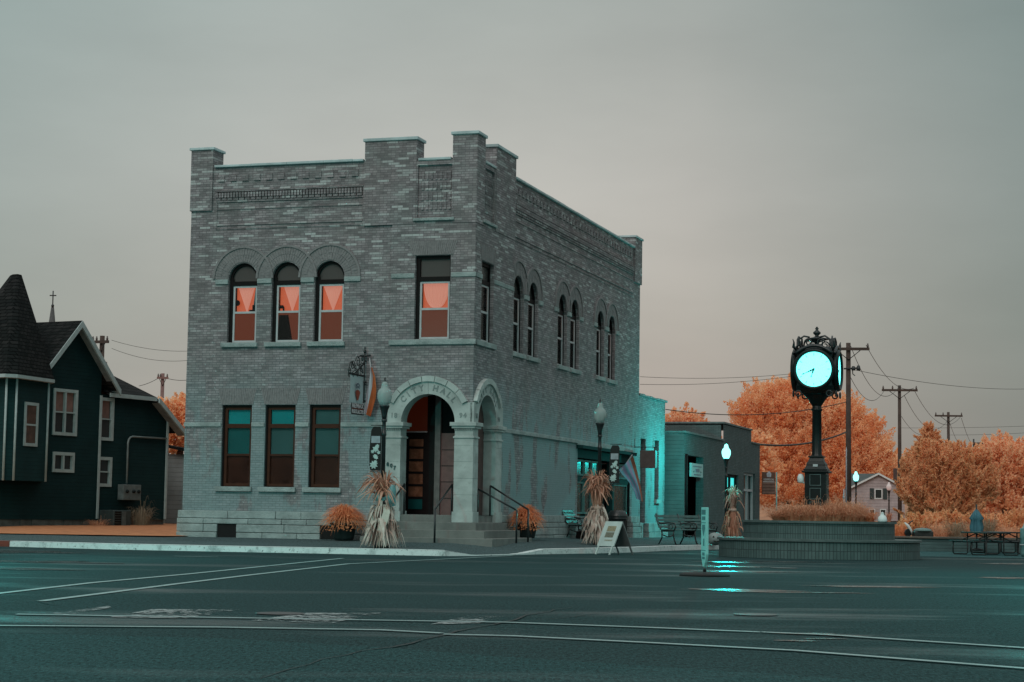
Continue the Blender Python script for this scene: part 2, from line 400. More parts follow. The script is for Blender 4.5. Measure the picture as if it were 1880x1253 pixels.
def painted_kerb(name, c, dirt):
    t = NT(name); n1 = t.noise(3, 6, rough=.7); n2 = t.noise(14, 5, rough=.7)
    col = t.mix(t.ramp(n1, [(.5, 0), (.72, .75)]), c, dirt); col = t.mix(t.ramp(n2, [(.58, 0), (.66, .8)]), col, tuple(x * .35 for x in dirt))
    t.base(col); t.rough(.55); t.bump(n2, .5, .01); return t.m
kerb('kerb', K[2:], painted_kerb('kerb_paint', (.62, .68, .67), (.16, .20, .20)))
kerb('kerb_red_stretch', K[:3], painted_kerb('kerb_red', (.17, .035, .02), (.08, .03, .02)))
# lawn beside the house
lawn_m = simple('infrared_lawn', (.42, .165, .07), .95, .25, 5, .9)
mb = MB(); rows = [[(-34, 56.0, .26), (-20, 53, .26), (-12.9, 50.22, .26), (-9.0, 50.16, .26), (-8.2, 51.2, .26)], [(-34, 60, .40), (-20, 58, .40), (-13.5, 57, .40), (-9.0, 57, .40), (-7.4, 57, .42)], [(-34, 90, .6), (-20, 90, .6), (-12, 90, .6), (-7, 90, .6), (-2, 90, .6)]]
for a in range(2):
    for b in range(4): mb.add([rows[a][b], rows[a][b + 1], rows[a + 1][b + 1], rows[a + 1][b]], [(0, 1, 2, 3)])
struct(mb.build('lawn', lawn_m))
# wooded hill far behind
mb = MB(); nx, ny = 60, 14; hv = []
for j in range(ny):
    for i in range(nx):
        x = -60 + i * 10; y = 520 + j * 26
        h = 17 * math.exp(-((x - 88) / 22) ** 2) + 6 * math.exp(-((x - 150) / 70) ** 2) + 3
        h *= math.sin(min(1, j / 6) * math.pi / 2); h += 2.2 * math.sin(x * .21 + j) * math.sin(j * 1.7 + x * .05)
        hv.append((x, y, max(-.1, h - .1)))
mb.add(hv, [(j * nx + i, j * nx + i + 1, (j + 1) * nx + i + 1, (j + 1) * nx + i) for j in range(ny - 1) for i in range(nx - 1)], smooth=True)
hm = simple('autumn_hillside', (.36, .175, .10), .95, .35, .12, 0)
struct(mb.build('hill', hm))

# road paint: thin sheets worn through by noise
def paint_mat(name, c, wear):
    t = NT(name); o = t.obj(); nz = t.noise(9, 6, o, .75); n2 = t.noise(1.3, 3, o); t.base(t.mix(t.noise(2.5, 4, o), tuple(x * .75 for x in c), c)); t.rough(.5)
    f = t.math('ADD', nz, t.math('MULTIPLY', t.math('SUBTRACT', n2, .5), .5))
    tr = t.n('ShaderNodeBsdfTransparent'); ms = t.n('ShaderNodeMixShader'); t.l(t.ramp(f, [(wear - .05, 0), (wear + .05, 1)]), ms.inputs[0])
    t.l(tr.outputs[0], ms.inputs[1]); t.l(t.b.outputs[0], ms.inputs[2]); t.l(ms.outputs[0], t.out.inputs[0]); return t.m
line_m = paint_mat('road_line_paint', (.24, .36, .355), .34); worn_m = paint_mat('worn_road_paint', (.26, .31, .31), .53); faint_m = paint_mat('faint_road_paint', (.20, .25, .245), .40)
crack_m = simple('crack_filler', (.008, .010, .010), .7, .2)
def stripe(name, pts, wd, mat, z, jag=0.0, taper=False):
    P = [Vector((x, y, 0)) for x, y in pts]
    # subdivide
    Q = []
    for a, b in zip(P[:-1], P[1:]):
        n_ = max(1, int((b - a).length / .35))
        for k in range(n_): Q.append(a.lerp(b, k / n_))
    Q.append(P[-1]); mb = MB(); vs = []
    for i, p in enumerate(Q):
        t = (Q[min(i + 1, len(Q) - 1)] - Q[max(i - 1, 0)]).normalized(); n_ = Vector((-t.y, t.x, 0))
        off = random.uniform(-jag, jag); ww = wd * (1 + (random.uniform(-.5, .5) if jag else random.uniform(-.06, .06)))
        if taper: ww *= .25 + .75 * min(1, min(i, len(Q) - 1 - i) / (len(Q) * .25))
        a = p + n_ * (off + ww / 2); b = p + n_ * (off - ww / 2); vs += [(a.x, a.y, z), (b.x, b.y, z)]
    mb.add(vs, [(2 * i, 2 * i + 1, 2 * i + 3, 2 * i + 2) for i in range(len(Q) - 1)])
    return struct(mb.build(name, mat))
stripe('road_marking', [(-6.6, 11.5), (-5.75, 21.7), (-5.45, 25.07), (-4.85, 28.84), (-3.45, 39.68)], .11, line_m, .008)
stripe('road_marking', [(-4.89, 20.06), (-4.62, 22.51), (-4.35, 25.12), (-3.9, 28.89), (-3.0, 35.67), (.08, 44.6)], .11, line_m, .008)
stripe('road_marking', [(-4.49, 17.52), (-2.39, 17.47), (0.01, 17.41), (1.2, 16.97), (2.72, 16.29), (4.04, 15.01), (6, 13)], .105, line_m, .012)
stripe('road_marking', [(-6.5, 15.6), (-4.19, 15.84), (-2.43, 16.07), (-1.06, 16.03), (-0.54, 15.73)], .10, line_m, .012)
stripe('road_marking', [(-0.52, 15.59), (0.04, 15.52), (1.06, 14.97), (2.15, 14.33), (3.48, 12.94), (5, 11)], .10, line_m, .012)
stripe('road_marking', [gnd(320, 1022).xy[:], gnd(400, 1023.5).xy[:]], .12, faint_m, .008)
def gp(*l): return [gnd(x, y).xy[:] for x, y in l]
for quad in (gp((95, 1128), (200, 1114), (205, 1117), (120, 1131)), gp((200, 1135), (280, 1120), (440, 1121), (340, 1137)), gp((460, 1141), (560, 1127), (700, 1127), (610, 1146)), gp((790, 1148), (860, 1132), (925, 1134), (880, 1146))):
    sheet('worn_road_marking', quad, worn_m, .008)
stripe('road_crack', [(.66, 20.6), (0.62, 20.25), (.3, 19.2), (0.04, 17.86), (-.3, 16.4), (-0.57, 15.38), (-0.84, 14.09), (-1.05, 13.66), (-1.2, 12.83), (-1.39, 11.96), (-1.45, 11.3)], .024, crack_m, .0095, .045, True)
stripe('road_crack', gp((1150, 1120), (1080, 1130), (1000, 1140), (940, 1143)), .02, crack_m, .0095, .04, True)
stripe('road_crack', gp((0, 1108), (70, 1106), (100, 1113)), .03, crack_m, .016, .02, True)
stripe('road_crack', gp((110, 1018), (300, 1021)), .07, crack_m, .016, .03, True)
# shallow puddles: irregular thin films of water lying on the asphalt
t = NT('puddle_water'); t.base((.006, .02, .021)); t.rough(t.math('MULTIPLY_ADD', t.noise(3, 4), .25, .12)); t.spec(.5); t.bump(t.noise(9, 4, sc=(1, .5, 1)), .25, .02); wat = t.m
def puddle(cx, cy, rx, ry, seed):
    r_ = random.Random(seed); mb = MB(); n = 40; ph = [r_.uniform(0, 6.28) for _ in range(5)]
    pts = [(cx, cy, .0065)] + [(cx + rx * math.cos(a) * (1 + .25 * math.sin(3 * a + ph[0]) + .2 * math.sin(5 * a + ph[1]) + .12 * math.sin(9 * a + ph[2])), cy + ry * math.sin(a) * (1 + .25 * math.sin(2 * a + ph[3]) + .2 * math.sin(7 * a + ph[4])), .0065) for a in [6.2832 * k / n for k in range(n)]]
    mb.add(pts, [(0, 1 + k, 1 + (k + 1) % n) for k in range(n)]); struct(mb.build('puddle', wat))
for k_, (px, py, rx, ry) in enumerate(((1345, 1041, .75, .5), (1350, 1050, .9, .35), (1340, 1033, .6, .5), (1350, 1084, .75, .25), (1430, 1088, .9, .22), (1490, 1165, .25, .10), (1470, 1178, .16, .10), (1510, 1174, .16, .07), (1540, 1168, .22, .07), (30, 1014, 1.2, 1.0), (60, 1032, 1.3, .8), (20, 1045, .9, .5), (1860, 1036, .7, .5), (1850, 1062, .6, .3), (1590, 1078, .9, .25), (1450, 1032, .8, .4))):
    q = gnd(px, py); puddle(q.x, q.y, rx, ry, k_)
def manhole(px, py, r, label):
    p = gnd(px, py); mb = MB(); mb.lathe([(r, .008), (r * .97, .011), (r * .86, .009), (.001, .010)], 28)
    o = mb.build('manhole_cover', iron); o.location = (p.x, p.y, 0); tag(o, label, 'manhole cover')
manhole(1387, 1130, .23, 'small dark round iron cover set in the open road, right of centre')
manhole(1440, 1044, .28, 'low dark iron cover in the wet road in front of the round planter')
manhole(515, 1128, .24, 'dark patched cover between worn crosswalk markings')

# ================================================================== the corner hall
YAW = 0.30311726
C0 = at(864, 985, 48.5); C0.z = 0
hall = thing('brick_hall', 'two storey grey brick hall with stone corner arches and CITY HALL lettering', 'building', C0, -YAW)
EXv = Vector((math.cos(YAW), -math.sin(YAW), 0)); EYv = Vector((math.sin(YAW), math.cos(YAW), 0))
def HB(x, y, z): p = C0 + EXv * x + EYv * y; return Vector((p.x, p.y, z))
YL = .05; XR = -.05          # planes of the recessed long walls
def PL(u, d, z): return (u, d, z)          # left face, d inward
def PR(v, d, z): return (-d, v, z)         # right face, d inward
def arc(cu, cz, r, a0, a1, n): return [(cu + r * math.cos(R(a0 + (a1 - a0) * i / n)), cz + r * math.sin(R(a0 + (a1 - a0) * i / n))) for i in range(n + 1)]
def archhole(u0, u1, z0, ztop):
    r = (u1 - u0) / 2; return [(u0, z0), (u1, z0)] + arc((u0 + u1) / 2, ztop - r, r, 0, 180, 14)
def rect(u0, u1, z0, z1): return [(u0, z0), (u1, z0), (u1, z1), (u0, z1)]
LA = [(-6.985, -6.135), (-5.716, -4.875), (-4.485, -3.635)]          # upper arched windows
LG = [(-7.06, -6.195), (-5.806, -4.935), (-4.537, -3.650)]
RA = [(3.42, 4.48), (4.90, 5.89), (7.955, 8.97), (9.35, 10.35), (12.465, 13.43), (13.94, 14.88)]
wl = MB()
wl.wall(rect(-8.15, -2.3, .9, 10.17), [archhole(a, b, 5.42, 7.555) for a, b in LA] + [rect(a, b, 1.585, 3.747) for a, b in LG], PL, .2, YL)
SF = (10.35, 17.1)
wl.wall([(3.37, .9), (3.37, 10.17), (18.34, 10.17), (18.34, .2), (SF[1], .2), (SF[1], 3.0), (SF[0], 3.0), (SF[0], .9)], [archhole(a, b, 5.40, 7.54) for a, b in RA], PR, .2, .05)
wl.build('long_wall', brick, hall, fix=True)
# corner tower walls (both faces), porch openings cut through
AC, AR = -1.2, .735      # left arch centre / radius
BC, BR_ = 1.08, .765
tw = MB()
ah = lambda c, r, zs: [(c - r, .93), (c + r, .93)] + arc(c, zs, r, 0, 180, 20)
def tower(P, s, win, panel, arch):
    if s == 'L': out = rect(-2.3, 0, .93, 10.12)
    else: out = rect(0, 3.37, .93, 10.12)
    tw.wall(out, [win, panel, arch], P, .16)
tower(PL, 'L', rect(-1.64, -.668, 5.44, 7.615), rect(-1.62, -.67, 8.60, 10.0), ah(AC, AR + .3, 3.28))
tower(PR, 'R', rect(.553, 1.569, 5.44, 7.53), rect(.60, 1.52, 8.60, 10.0), ah(BC, BR_ + .3, 3.28))
tw.box(-1.66, -.64, .07, .2, 8.56, 10.1); tw.box(-.2, -.07, .56, 1.56, 8.56, 10.1)     # recessed panel backs
tw.add([(-2.3, 0, .93), (-2.3, .12, .93), (-2.3, .12, 10.12), (-2.3, 0, 10.12)], [(0, 1, 2, 3)])
tw.add([(0, 3.37, .93), (-.12, 3.37, .93), (-.12, 3.37, 10.12), (0, 3.37, 10.12)], [(0, 1, 2, 3)])
# raised brick lattice in the recessed panels
for zz in (9.72, 9.45, 9.17, 8.92):
    for k in range(7):
        u = -1.52 + k * .125; tw.box(u, u + .055, .045, .08, zz - .1, zz + .1)
        v = .68 + k * .125; tw.box(-.08, -.045, v, v + .055, zz - .1, zz + .1)
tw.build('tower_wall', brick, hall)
pp = MB()      # parapet piers
def pier(x0, x1, y0, y1, z0, z1): pp.mark().box(x0, x1, y0, y1, z0, z1)
pier(-8.17, -7.52, -.012, .62, 9.0, 10.66); pier(-3.11, -1.66, -.014, .55, 8.45, 10.68)
pier(-.66, .016, -.016, .66, 8.45, 10.76); pier(-.75, .014, 1.62, 3.38, 8.45, 10.72); pier(-.6, .012, 17.35, 18.36, 9.0, 10.55)
pier(-1.66, -.66, .2, .5, 10.0, 10.12); pier(-.5, -.2, .66, 1.62, 10.0, 10.12)
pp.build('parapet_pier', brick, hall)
cp = MB()
def cap(x0, x1, y0, y1, z, h=.07, o=.045): cp.mark().box(x0 - o, x1 + o, y0 - o, y1 + o, z, z + h)
cap(-8.17, -7.52, -.012, .62, 10.66); cap(-3.11, -1.66, -.014, .55, 10.68, .08); cap(-.66, .016, -.016, .66, 10.76, .08); cap(-.75, .014, 1.62, 3.38, 10.72, .08); cap(-.6, .012, 17.35, 18.36, 10.55)
x = -7.47; cp.mark()
while x < -3.15:
    L_ = min(random.uniform(.75, 1.1), -3.15 - x); cp.box(x, x + L_ - .006, -.03, .33, 10.17, 10.235 + random.uniform(-.006, .006)); x += L_
v = 3.43; cp.mark()
while v < 17.3:
    L_ = min(random.uniform(.9, 1.4), 17.3 - v); cp.box(-.33, .03, v, v + L_ - .006, 10.17, 10.235 + random.uniform(-.006, .006)); v += L_
cp.mark().box(-1.61, -.71, -.03, .4, 10.12, 10.185); cp.mark().box(-.4, .03, .71, 1.57, 10.12, 10.185)
cp.build('coping', copestone, hall, bevel=.01)
# closing walls and flat roof behind the parapets
bk = MB(); bk.mark().box(-8.14, -7.9, .07, 18.3, .2, 10.1); bk.mark().box(-7.9, -.4, 18.1, 18.33, .2, 10.15)
bk.build('rear_wall', brick, hall)
rf = MB(); rf.box(-7.9, -.3, .35, 18.1, 9.4, 9.5); rf.build('roof', simple('tar_roof', (.05, .05, .05), .9), hall)
fl = MB(); fl.box(-7.9, -.35, 1.9, 18.1, 4.6, 4.7); fl.build('upper_floor', simple('interior_floor', (.06, .04, .03), .9), hall)
iw = MB(); iw.mark().box(-7.9, -.35, 1.75, 1.85, 4.7, 9.4); iw.mark().box(-1.5, -1.4, 1.9, 18.0, 4.7, 9.4); iw.mark().box(-7.9, -2.5, 1.75, 1.85, .9, 4.6); iw.mark().box(-1.5, -1.4, 3.5, 18, .3, 4.6)
iw.build('inner_wall', simple('interior_wall', (.14, .07, .05), .9), hall)
# corbels and string courses
cb = MB()
def both_rows(z0, z1, pr, step=None, wd=None, u0=-7.40, u1=-3.13, v0=3.45, v1=17.25):
    if step is None:
        cb.box(u0, u1, YL - pr, YL + .02, z0, z1); cb.box(XR - .02, XR + pr, v0, v1, z0, z1)
    else:
        u = u0
        while u < u1 - wd: cb.box(u, u + wd, YL - pr, YL + .02, z0, z1); u += step
        v = v0
        while v < v1 - wd: cb.box(XR - .02, XR + pr, v, v + wd, z0, z1); v += step
both_rows(9.78, 9.95, .035, .352, .18, -7.36)
both_rows(9.50, 9.54, .05); both_rows(9.33, 9.47, .075, .085, .06); both_rows(9.26, 9.325, .055, .17, .14); both_rows(9.215, 9.255, .035)
both_rows(9.01, 9.05, .022); both_rows(8.58, 8.62, .03); both_rows(8.48, 8.51, .02)
cb.box(-7.405, -7.37, YL - .03, YL + .01, 8.5, 9.5); cb.box(-3.16, -3.125, YL - .03, YL + .01, 8.5, 9.5); cb.box(XR - .01, XR + .03, 3.40, 3.44, 8.5, 9.5)
cb.build('corbel_course', brick, hall)
# brick hoods over the arched windows: concentric raised rings
hd = MB()
def hood(c, r, zs, P, off, half=180):
    hd.mark()
    hd.prism(arc(c, zs, r + .46, 0, 180, 24) + arc(c, zs, r + .40, 180, 0, 24), P, off - .04 - random.uniform(0, .004), off + .02)
    hd.prism(arc(c, zs, r + .40, 0, 180, 24) + arc(c, zs, r + .02, 180, 0, 24), P, off - .004 - random.uniform(0, .002), off + .02)
    for r0, r1, nb in ((r + .03, r + .205, 24), (r + .215, r + .39, 31)):
        for k in range(nb):
            a0 = 180 * (k + .07) / nb; a1 = 180 * (k + .93) / nb
            hd.prism([(c + q * math.cos(R(a)), zs + q * math.sin(R(a))) for q, a in ((r0, a0), (r1, a0), (r1, a1), (r0, a1))], P, off - .010 - random.uniform(0, .010), off)
for a, b in LA: hood((a + b) / 2, (b - a) / 2, 7.13, PL, YL)
for a, b in RA: hood((a + b) / 2, (b - a) / 2 * .82, 7.10, PR, .05)
t = NT('radial_brick'); g_ = t.n('ShaderNodeNewGeometry'); nz = t.noise(2, 5); n2 = t.noise(16, 3)
t.base(t.mix(t.ramp(n2, [(.4, 0), (.7, .6)]), t.mix(nz, (.165, .158, .162), (.255, .245, .246)), (.11, .108, .11))); t.rough(.85); t.bump(n2, .6, .01)
hd.build('window_hood', t.m, hall)
# splayed flat brick lintels: separate bricks fanned out
li = MB()
def lintel(u0, u1, z0, z1, P, off, n_=21):
    c = (u0 + u1) / 2; li.mark()
    for k in range(n_):
        a = (k + .06) / n_; b = (k + .90) / n_
        f = lambda q, z: c + (q - .5) * (u1 - u0) * (1.0 + (.22 if z > z0 else 0))
        li.prism([(f(a, z0), z0), (f(b, z0), z0), (f(b, z1), z1), (f(a, z1), z1)], P, off - .008 - random.uniform(0, .008), off + .02)
for a, b in LG: lintel(a - .03, b + .03, 3.76, 4.19, PL, YL)
lintel(-1.72, -.6, 7.63, 8.0, PL, 0, 24); lintel(.5, 1.62, 7.545, 7.95, PR, 0, 24)
li.build('lintel', MATS.setdefault('radial_brick', t.m), hall)
# stone sills and belt courses
ss = MB()
def lbox(u0, u1, z0, z1, pr, off=YL): ss.mark().box(u0, u1, off - pr, off + .1, z0, z1)
def rbox(v0, v1, z0, z1, pr, off=.05): ss.mark().box(-off - .1, -off + pr, v0, v1, z0, z1)
for a, b in LA: lbox(a - .15, b + .06, 5.29, 5.41, .09)
for a, b in LG: lbox(a - .13, b + .07, 1.455, 1.58, .09)
for a, b in RA: rbox(a - .08, b + .08, 5.27, 5.395, .08)
for a, b in ((-7.36, -6.99), (-6.13, -5.72), (-4.87, -4.49), (-3.63, -3.17)): lbox(a, b, 6.99, 7.12, .05)
for a, b in ((3.05, 3.42), (4.48, 4.9), (5.89, 6.3), (7.55, 7.95), (8.97, 9.35), (10.35, 10.75), (12.1, 12.46), (13.43, 13.94), (14.88, 15.3)): rbox(max(a, 3.38), b, 6.95, 7.08, .045)
lbox(-2.3, -1.66, 7.04, 7.16, .03, 0); lbox(-.65, .03, 7.04, 7.16, .03, 0); rbox(0, .55, 7.04, 7.16, .03, 0); rbox(1.58, 3.37, 7.04, 7.16, .02, 0)
lbox(-2.32, .06, 5.29, 5.425, .06, 0); rbox(-.03, 1.75, 5.29, 5.425, .06, 0)
for a, b in ((-8.17, -7.08), (-6.19, -5.82), (-4.93, -4.55), (-3.64, -2.3)): lbox(a, b, 3.17, 3.285, .04)
rbox(2.42, SF[0] - .2, 3.15, 3.26, .07); rbox(SF[0] - .19, SF[1] + .2, 3.11, 3.25, .06)
lbox(-1.72, -.58, 8.52, 8.60, .07, 0); rbox(.5, 1.62, 8.52, 8.60, .07, 0)
ss.build('stone_sill', limestone, hall, bevel=.012)
# rock faced foundation, block by block
fd_split = [None]
fd = MB()
vents = [(-7.06, -6.50), (-4.10, -3.45)]
def fcourse(axis, a, b, z0, z1, pr, lo, hi, holes=()):
    x = a
    if not fd.marks or fd_split[0] != (axis, a): fd.mark(); fd_split[0] = (axis, a)
    while x < b - .02:
        L_ = random.uniform(lo, hi); e = min(x + L_, b)
        if b - e < .25: e = b
        for h0, h1 in holes:
            if x < h0 < e: e = h0
            if h0 <= x < h1: x = h1; e = min(x + L_, b)
        q = pr + random.uniform(-.012, .02)
        if axis == 'L': fd.box(x, e - .012, -q + YL, YL + .15, z0, z1 - .012)
        else: fd.box(-.2, q - .05, x, e - .012, z0, z1 - .012)
        x = e
COURSES = ((.02, .385, .12, vents), (.385, .60, .12, vents), (.60, .745, .12, ()), (.745, .955, .07, ()))
for z0, z1, pr, hol in COURSES: fcourse('L', -8.25, -2.62, z0, z1, pr, .7, 1.5, hol)
for z0, z1, pr, hol in COURSES: fcourse('R', 2.45, SF[0], z0, z1, pr, .8, 1.6)
for z0, z1, pr, hol in COURSES: fcourse('R', SF[1] + .02, 18.36, z0, z1, pr, .8, 1.6)
fd.build('foundation', limestone, hall, bevel=.015)
fm = MB(); fm.box(-8.2, -2.3, .02, .3, .0, .9); fm.box(-.4, -.03, 2.4, SF[0], 0, .9); fm.build('foundation_backing', simple('dark_mortar', (.05, .06, .06), .9), hall)
vn = MB()
for a, b in vents: vn.mark().box(a, b, -.02, .06, .2, .60)
vn.build('basement_vent', simple('vent_black', (.004, .004, .004), .8), hall)

# ---- windows
lit = emit('lit_interior', (.85, .17, .075), .46, (.12, .03, .015)); litp = emit('lit_curtain', (.80, .30, .215), .58, (.12, .08, .06))
scr = emit('screened_interior', (.20, .036, .010), .40, (.02, .006, .004)); dimlit = emit('dim_lit_interior', (.40, .11, .07), .6, (.2, .08, .05))
dimscr = emit('dim_screen', (.08, .03, .022), .45, (.05, .03, .02)); fan = glass('fanlight_glass', (.060, .055, .052), .25)
t = NT('window_glass'); t.base((.02, .02, .02)); t.rough(.04)
tr_ = t.n('ShaderNodeBsdfTransparent'); ms_ = t.n('ShaderNodeMixShader'); fr_ = t.n('ShaderNodeFresnel'); fr_.inputs[0].default_value = 1.14
gl_ = t.n('ShaderNodeBsdfGlossy'); gl_.inputs['Roughness'].default_value = .05
t.l(fr_.outputs[0], ms_.inputs[0]); t.l(tr_.outputs[0], ms_.inputs[1]); t.l(gl_.outputs[0], ms_.inputs[2]); t.l(ms_.outputs[0], t.out.inputs[0]); clear = t.m
teal1 = simple('teal_blind_top', (.005, .20, .21), .6, .12, 1.5, spec=.1); teal2 = simple('teal_blind', (.006, .08, .08), .6, .12, 1.5, spec=.1); teal3 = simple('grey_blind', (.03, .09, .09), .6, .12, 1.5, spec=.1)
lowdark = simple('dark_room_glass', (.030, .010, .006), .3, .5, 1.5, spec=.1)
def bars(mb, P, d0, d1, u0, u1, z0, z1, b):      # rectangular frame
    for poly in (rect(u0, u0 + b, z0, z1), rect(u1 - b, u1, z0, z1), rect(u0 + b, u1 - b, z0, z0 + b), rect(u0 + b, u1 - b, z1 - b, z1)): mb.prism(poly, P, d0, d1)
def curtain(P, d, u0, u1, z0, z1, apex, mat, par, bow=0):
    # two panels gathered to one point: pleated V
    mb = MB(); n_ = 28; rows_ = 10; vs = []
    for j in range(rows_ + 1):
        f = j / rows_; z_ = z1 + (z0 - z1) * f; k = (1 - f) if not bow else math.sqrt(max(0, 1 - f ** 2))
        for i in range(n_ + 1):
            q = i / n_; top = u0 + (u1 - u0) * q; u_ = apex + (top - apex) * max(.03, k)
            vs.append(P(u_, d + .018 * math.sin(q * 46), z_))
    mb.add(vs, [(j * (n_ + 1) + i, j * (n_ + 1) + i + 1, (j + 1) * (n_ + 1) + i + 1, (j + 1) * (n_ + 1) + i) for j in range(rows_) for i in range(n_)], smooth=True)
    return mb.build('curtain', mat, par)
def sash_window(P, off, u0, u1, z0, ztop, arched, bright=True, cur=None, meet=6.23, tz=(6.95, 7.07), label=None):
    f = MB(); d0, d1 = off + .10, off + .2
    jl = .10; jr = .05
    r = (u1 - u0) / 2; c = (u0 + u1) / 2
    if arched:
        zs = ztop - r
        o_ = [(u0, z0), (u0 + jl, z0)] + [(u0 + jl, zs)] + [(c + (r - .075) * math.cos(R(a)), zs + (r - .075) * math.sin(R(a))) for a in range(170, 9, -10)] + [(u1 - jr, zs), (u1 - jr, z0), (u1, z0)] + arc(c, zs, r, 0, 180, 16)
        f.prism(o_, P, d0, d1)
    else:
        for poly in (rect(u0, u0 + jl, z0, ztop), rect(u1 - jr, u1, z0, ztop), rect(u0 + jl, u1 - jr, ztop - .09, ztop)): f.prism(poly, P, d0, d1)
    f.prism(rect(u0 + jl, u1 - jr, tz[0], tz[1]), P, d0, d1)
    fo = f.build('window', darkframe, hall)
    if label: fo['label'] = label
    s_ = MB(); bars(s_, P, off + .12, off + .17, u0 + jl, u1 - jr, z0 + .01, tz[0], .05)
    s_.prism(rect(u0 + jl + .05, u1 - jr - .05, meet - .025, meet + .03), P, off + .115, off + .165); s_.build('sash', dim_white, fo)
    g_ = MB(); a_, b_ = u0 + jl + .04, u1 - jr - .04
    g_.prism(rect(a_, b_, z0 + .04, tz[0] - .03), P, off + .14, off + .144); g_.build('glass', clear, fo)
    k = MB()
    if arched: k.prism([(u0 + .03, tz[1]), (u1 - .03, tz[1])] + arc(c, ztop - r, r - .03, 0, 180, 14), P, off + .16, off + .17)
    else: k.prism(rect(u0 + .03, u1 - .03, tz[1], ztop - .03), P, off + .16, off + .17)
    k.build('fanlight', fan, fo)
    k = MB(); k.prism(rect(a_, b_, meet, tz[0]), P, off + .27, off + .28); k.build('lit_room', lit if bright else dimlit, fo)
    k = MB(); k.prism(rect(a_, b_, z0 + .03, meet), P, off + .15, off + .155); k.build('screen', scr if bright else dimscr, fo)
    if cur: curtain(P, off + .22, cur[0], cur[1], meet, tz[0], cur[2], litp if bright else dimlit, fo, cur[3] if len(cur) > 3 else 0)
    return fo
w1 = sash_window(PL, YL, *LA[0], 5.42, 7.555, True, True, (-6.80, -6.30, -6.52))
k = MB(); k.prism([(-6.34, 6.23), (-6.22, 6.23), (-6.2, 6.9), (-6.27, 6.9)], PL, YL + .19, YL + .2); k.build('hanging_cloth', simple('teal_cloth', (.03, .10, .11), .8), w1)
k = MB(); k.prism(rect(-6.44, -6.22, 6.25, 6.31), PL, YL + .18, YL + .2); k.prism(rect(-6.35, -6.28, 6.31, 6.44), PL, YL + .18, YL + .2); k.prism(arc(-6.80, 6.5, .08, 0, 360, 12)[:-1], PL, YL + .19, YL + .2); k.build('silhouette', darkframe, w1)
w2 = sash_window(PL, YL, *LA[1], 5.42, 7.555, True, True, (-5.47, -4.95, -5.20))
k = MB(); k.prism([(-5.60, 6.25), (-5.56, 6.25), (-5.55, 6.33), (-5.47, 6.33), (-5.46, 6.25), (-5.42, 6.25), (-5.42, 6.36), (-5.46, 6.42), (-5.54, 6.42), (-5.62, 6.44)], PL, YL + .19, YL + .2); k.build('figurine', darkframe, w2)
k = MB(); k.prism([(-5.58, 5.47), (-5.15, 5.47), (-5.28, 6.15), (-5.55, 6.15)], PL, YL + .146, YL + .149); k.build('dark_curtain', darkframe, w2)
sash_window(PL, YL, *LA[2], 5.42, 7.555, True, True, (-4.33, -3.75, -4.03))
tw_ = sash_window(PL, 0, -1.64, -.668, 5.44, 7.615, False, True, (-1.48, -.76, -1.12, 1))
sash_window(PR, 0, .553, 1.569, 5.44, 7.53, False, False, (.66, 1.1, .7))
for a, b in RA: sash_window(PR, .05, a, b, 5.40, 7.54, True, False, (a + .12, (a + b) / 2, a + .14))
for i, (a, b) in enumerate(LG):
    f = MB(); d0, d1 = YL + .10, YL + .19
    f.prism(rect(a, a + .045, 1.585, 3.747), PL, YL + .06, d1); f.prism(rect(a + .045, b - .015, 3.70, 3.747), PL, YL + .06, d1); f.prism(rect(b - .015, b, 1.585, 3.747), PL, YL + .06, d1)
    fo = f.build('window', darkframe, hall)
    s_ = MB(); bars(s_, PL, d0, d1, a + .045, b - .015, 1.60, 3.70, .075); s_.prism(rect(a + .12, b - .09, 3.14, 3.25), PL, d0 - .01, d1); s_.prism(rect(a + .12, b - .09, 2.40, 2.455), PL, d0 + .01, d1); s_.build('sash', brownframe, fo)
    for nm, z0, z1, mt in (('transom_blind', 3.25, 3.63, teal1 if i < 2 else teal3), ('blind', 2.45, 3.14, teal2 if i == 0 else teal3), ('dark_glass', 1.67, 2.41, lowdark)):
        k = MB(); k.prism(rect(a + .1, b - .08, z0, z1), PL, YL + .165, YL + .17); k.build(nm, mt, fo)
    k = MB(); k.prism(rect(a + .1, b - .08, 1.67, 3.63), PL, YL + .15, YL + .154); k.build('glass', clear, fo)

# ---- stone corner arches, piers, lettering
st = MB()
def arch_stone(P, c, r, u0, u1, off):
    zs = 3.28; ro = 1.06
    edge = [(u1, 3.80)] + [(c + ro * math.cos(R(a)), zs + ro * math.sin(R(a))) for a in range(28, 153, 4)] + [(u0, 3.80)]
    poly = [(c + r, zs), (u1, zs)] + edge + [(u0, zs), (c - r, zs)] + arc(c, zs, r, 180, 0, 24)[1:-1]
    st.prism(poly, P, off, .38)
    for k_ in range(7):      # rock faced label blocks round the outside
        a0 = 27 + k_ * 18; a1 = a0 + 17.2
        st.prism(arc(c, zs, 1.20, a0, a1, 6) + arc(c, zs, 1.055, a1, a0, 6), P, off - .05 - random.uniform(0, .02), .1)
arch_stone(PL, AC, AR, -2.31, .0, -.05)
arch_stone(PR, BC, BR_, .05, 2.40, -.051)
st.box(-.05, .05, -.05, .05, 3.28, 3.80)
st.build('stone_arch', dressed, hall, bevel=.008)
pr_ = MB(); im = MB()
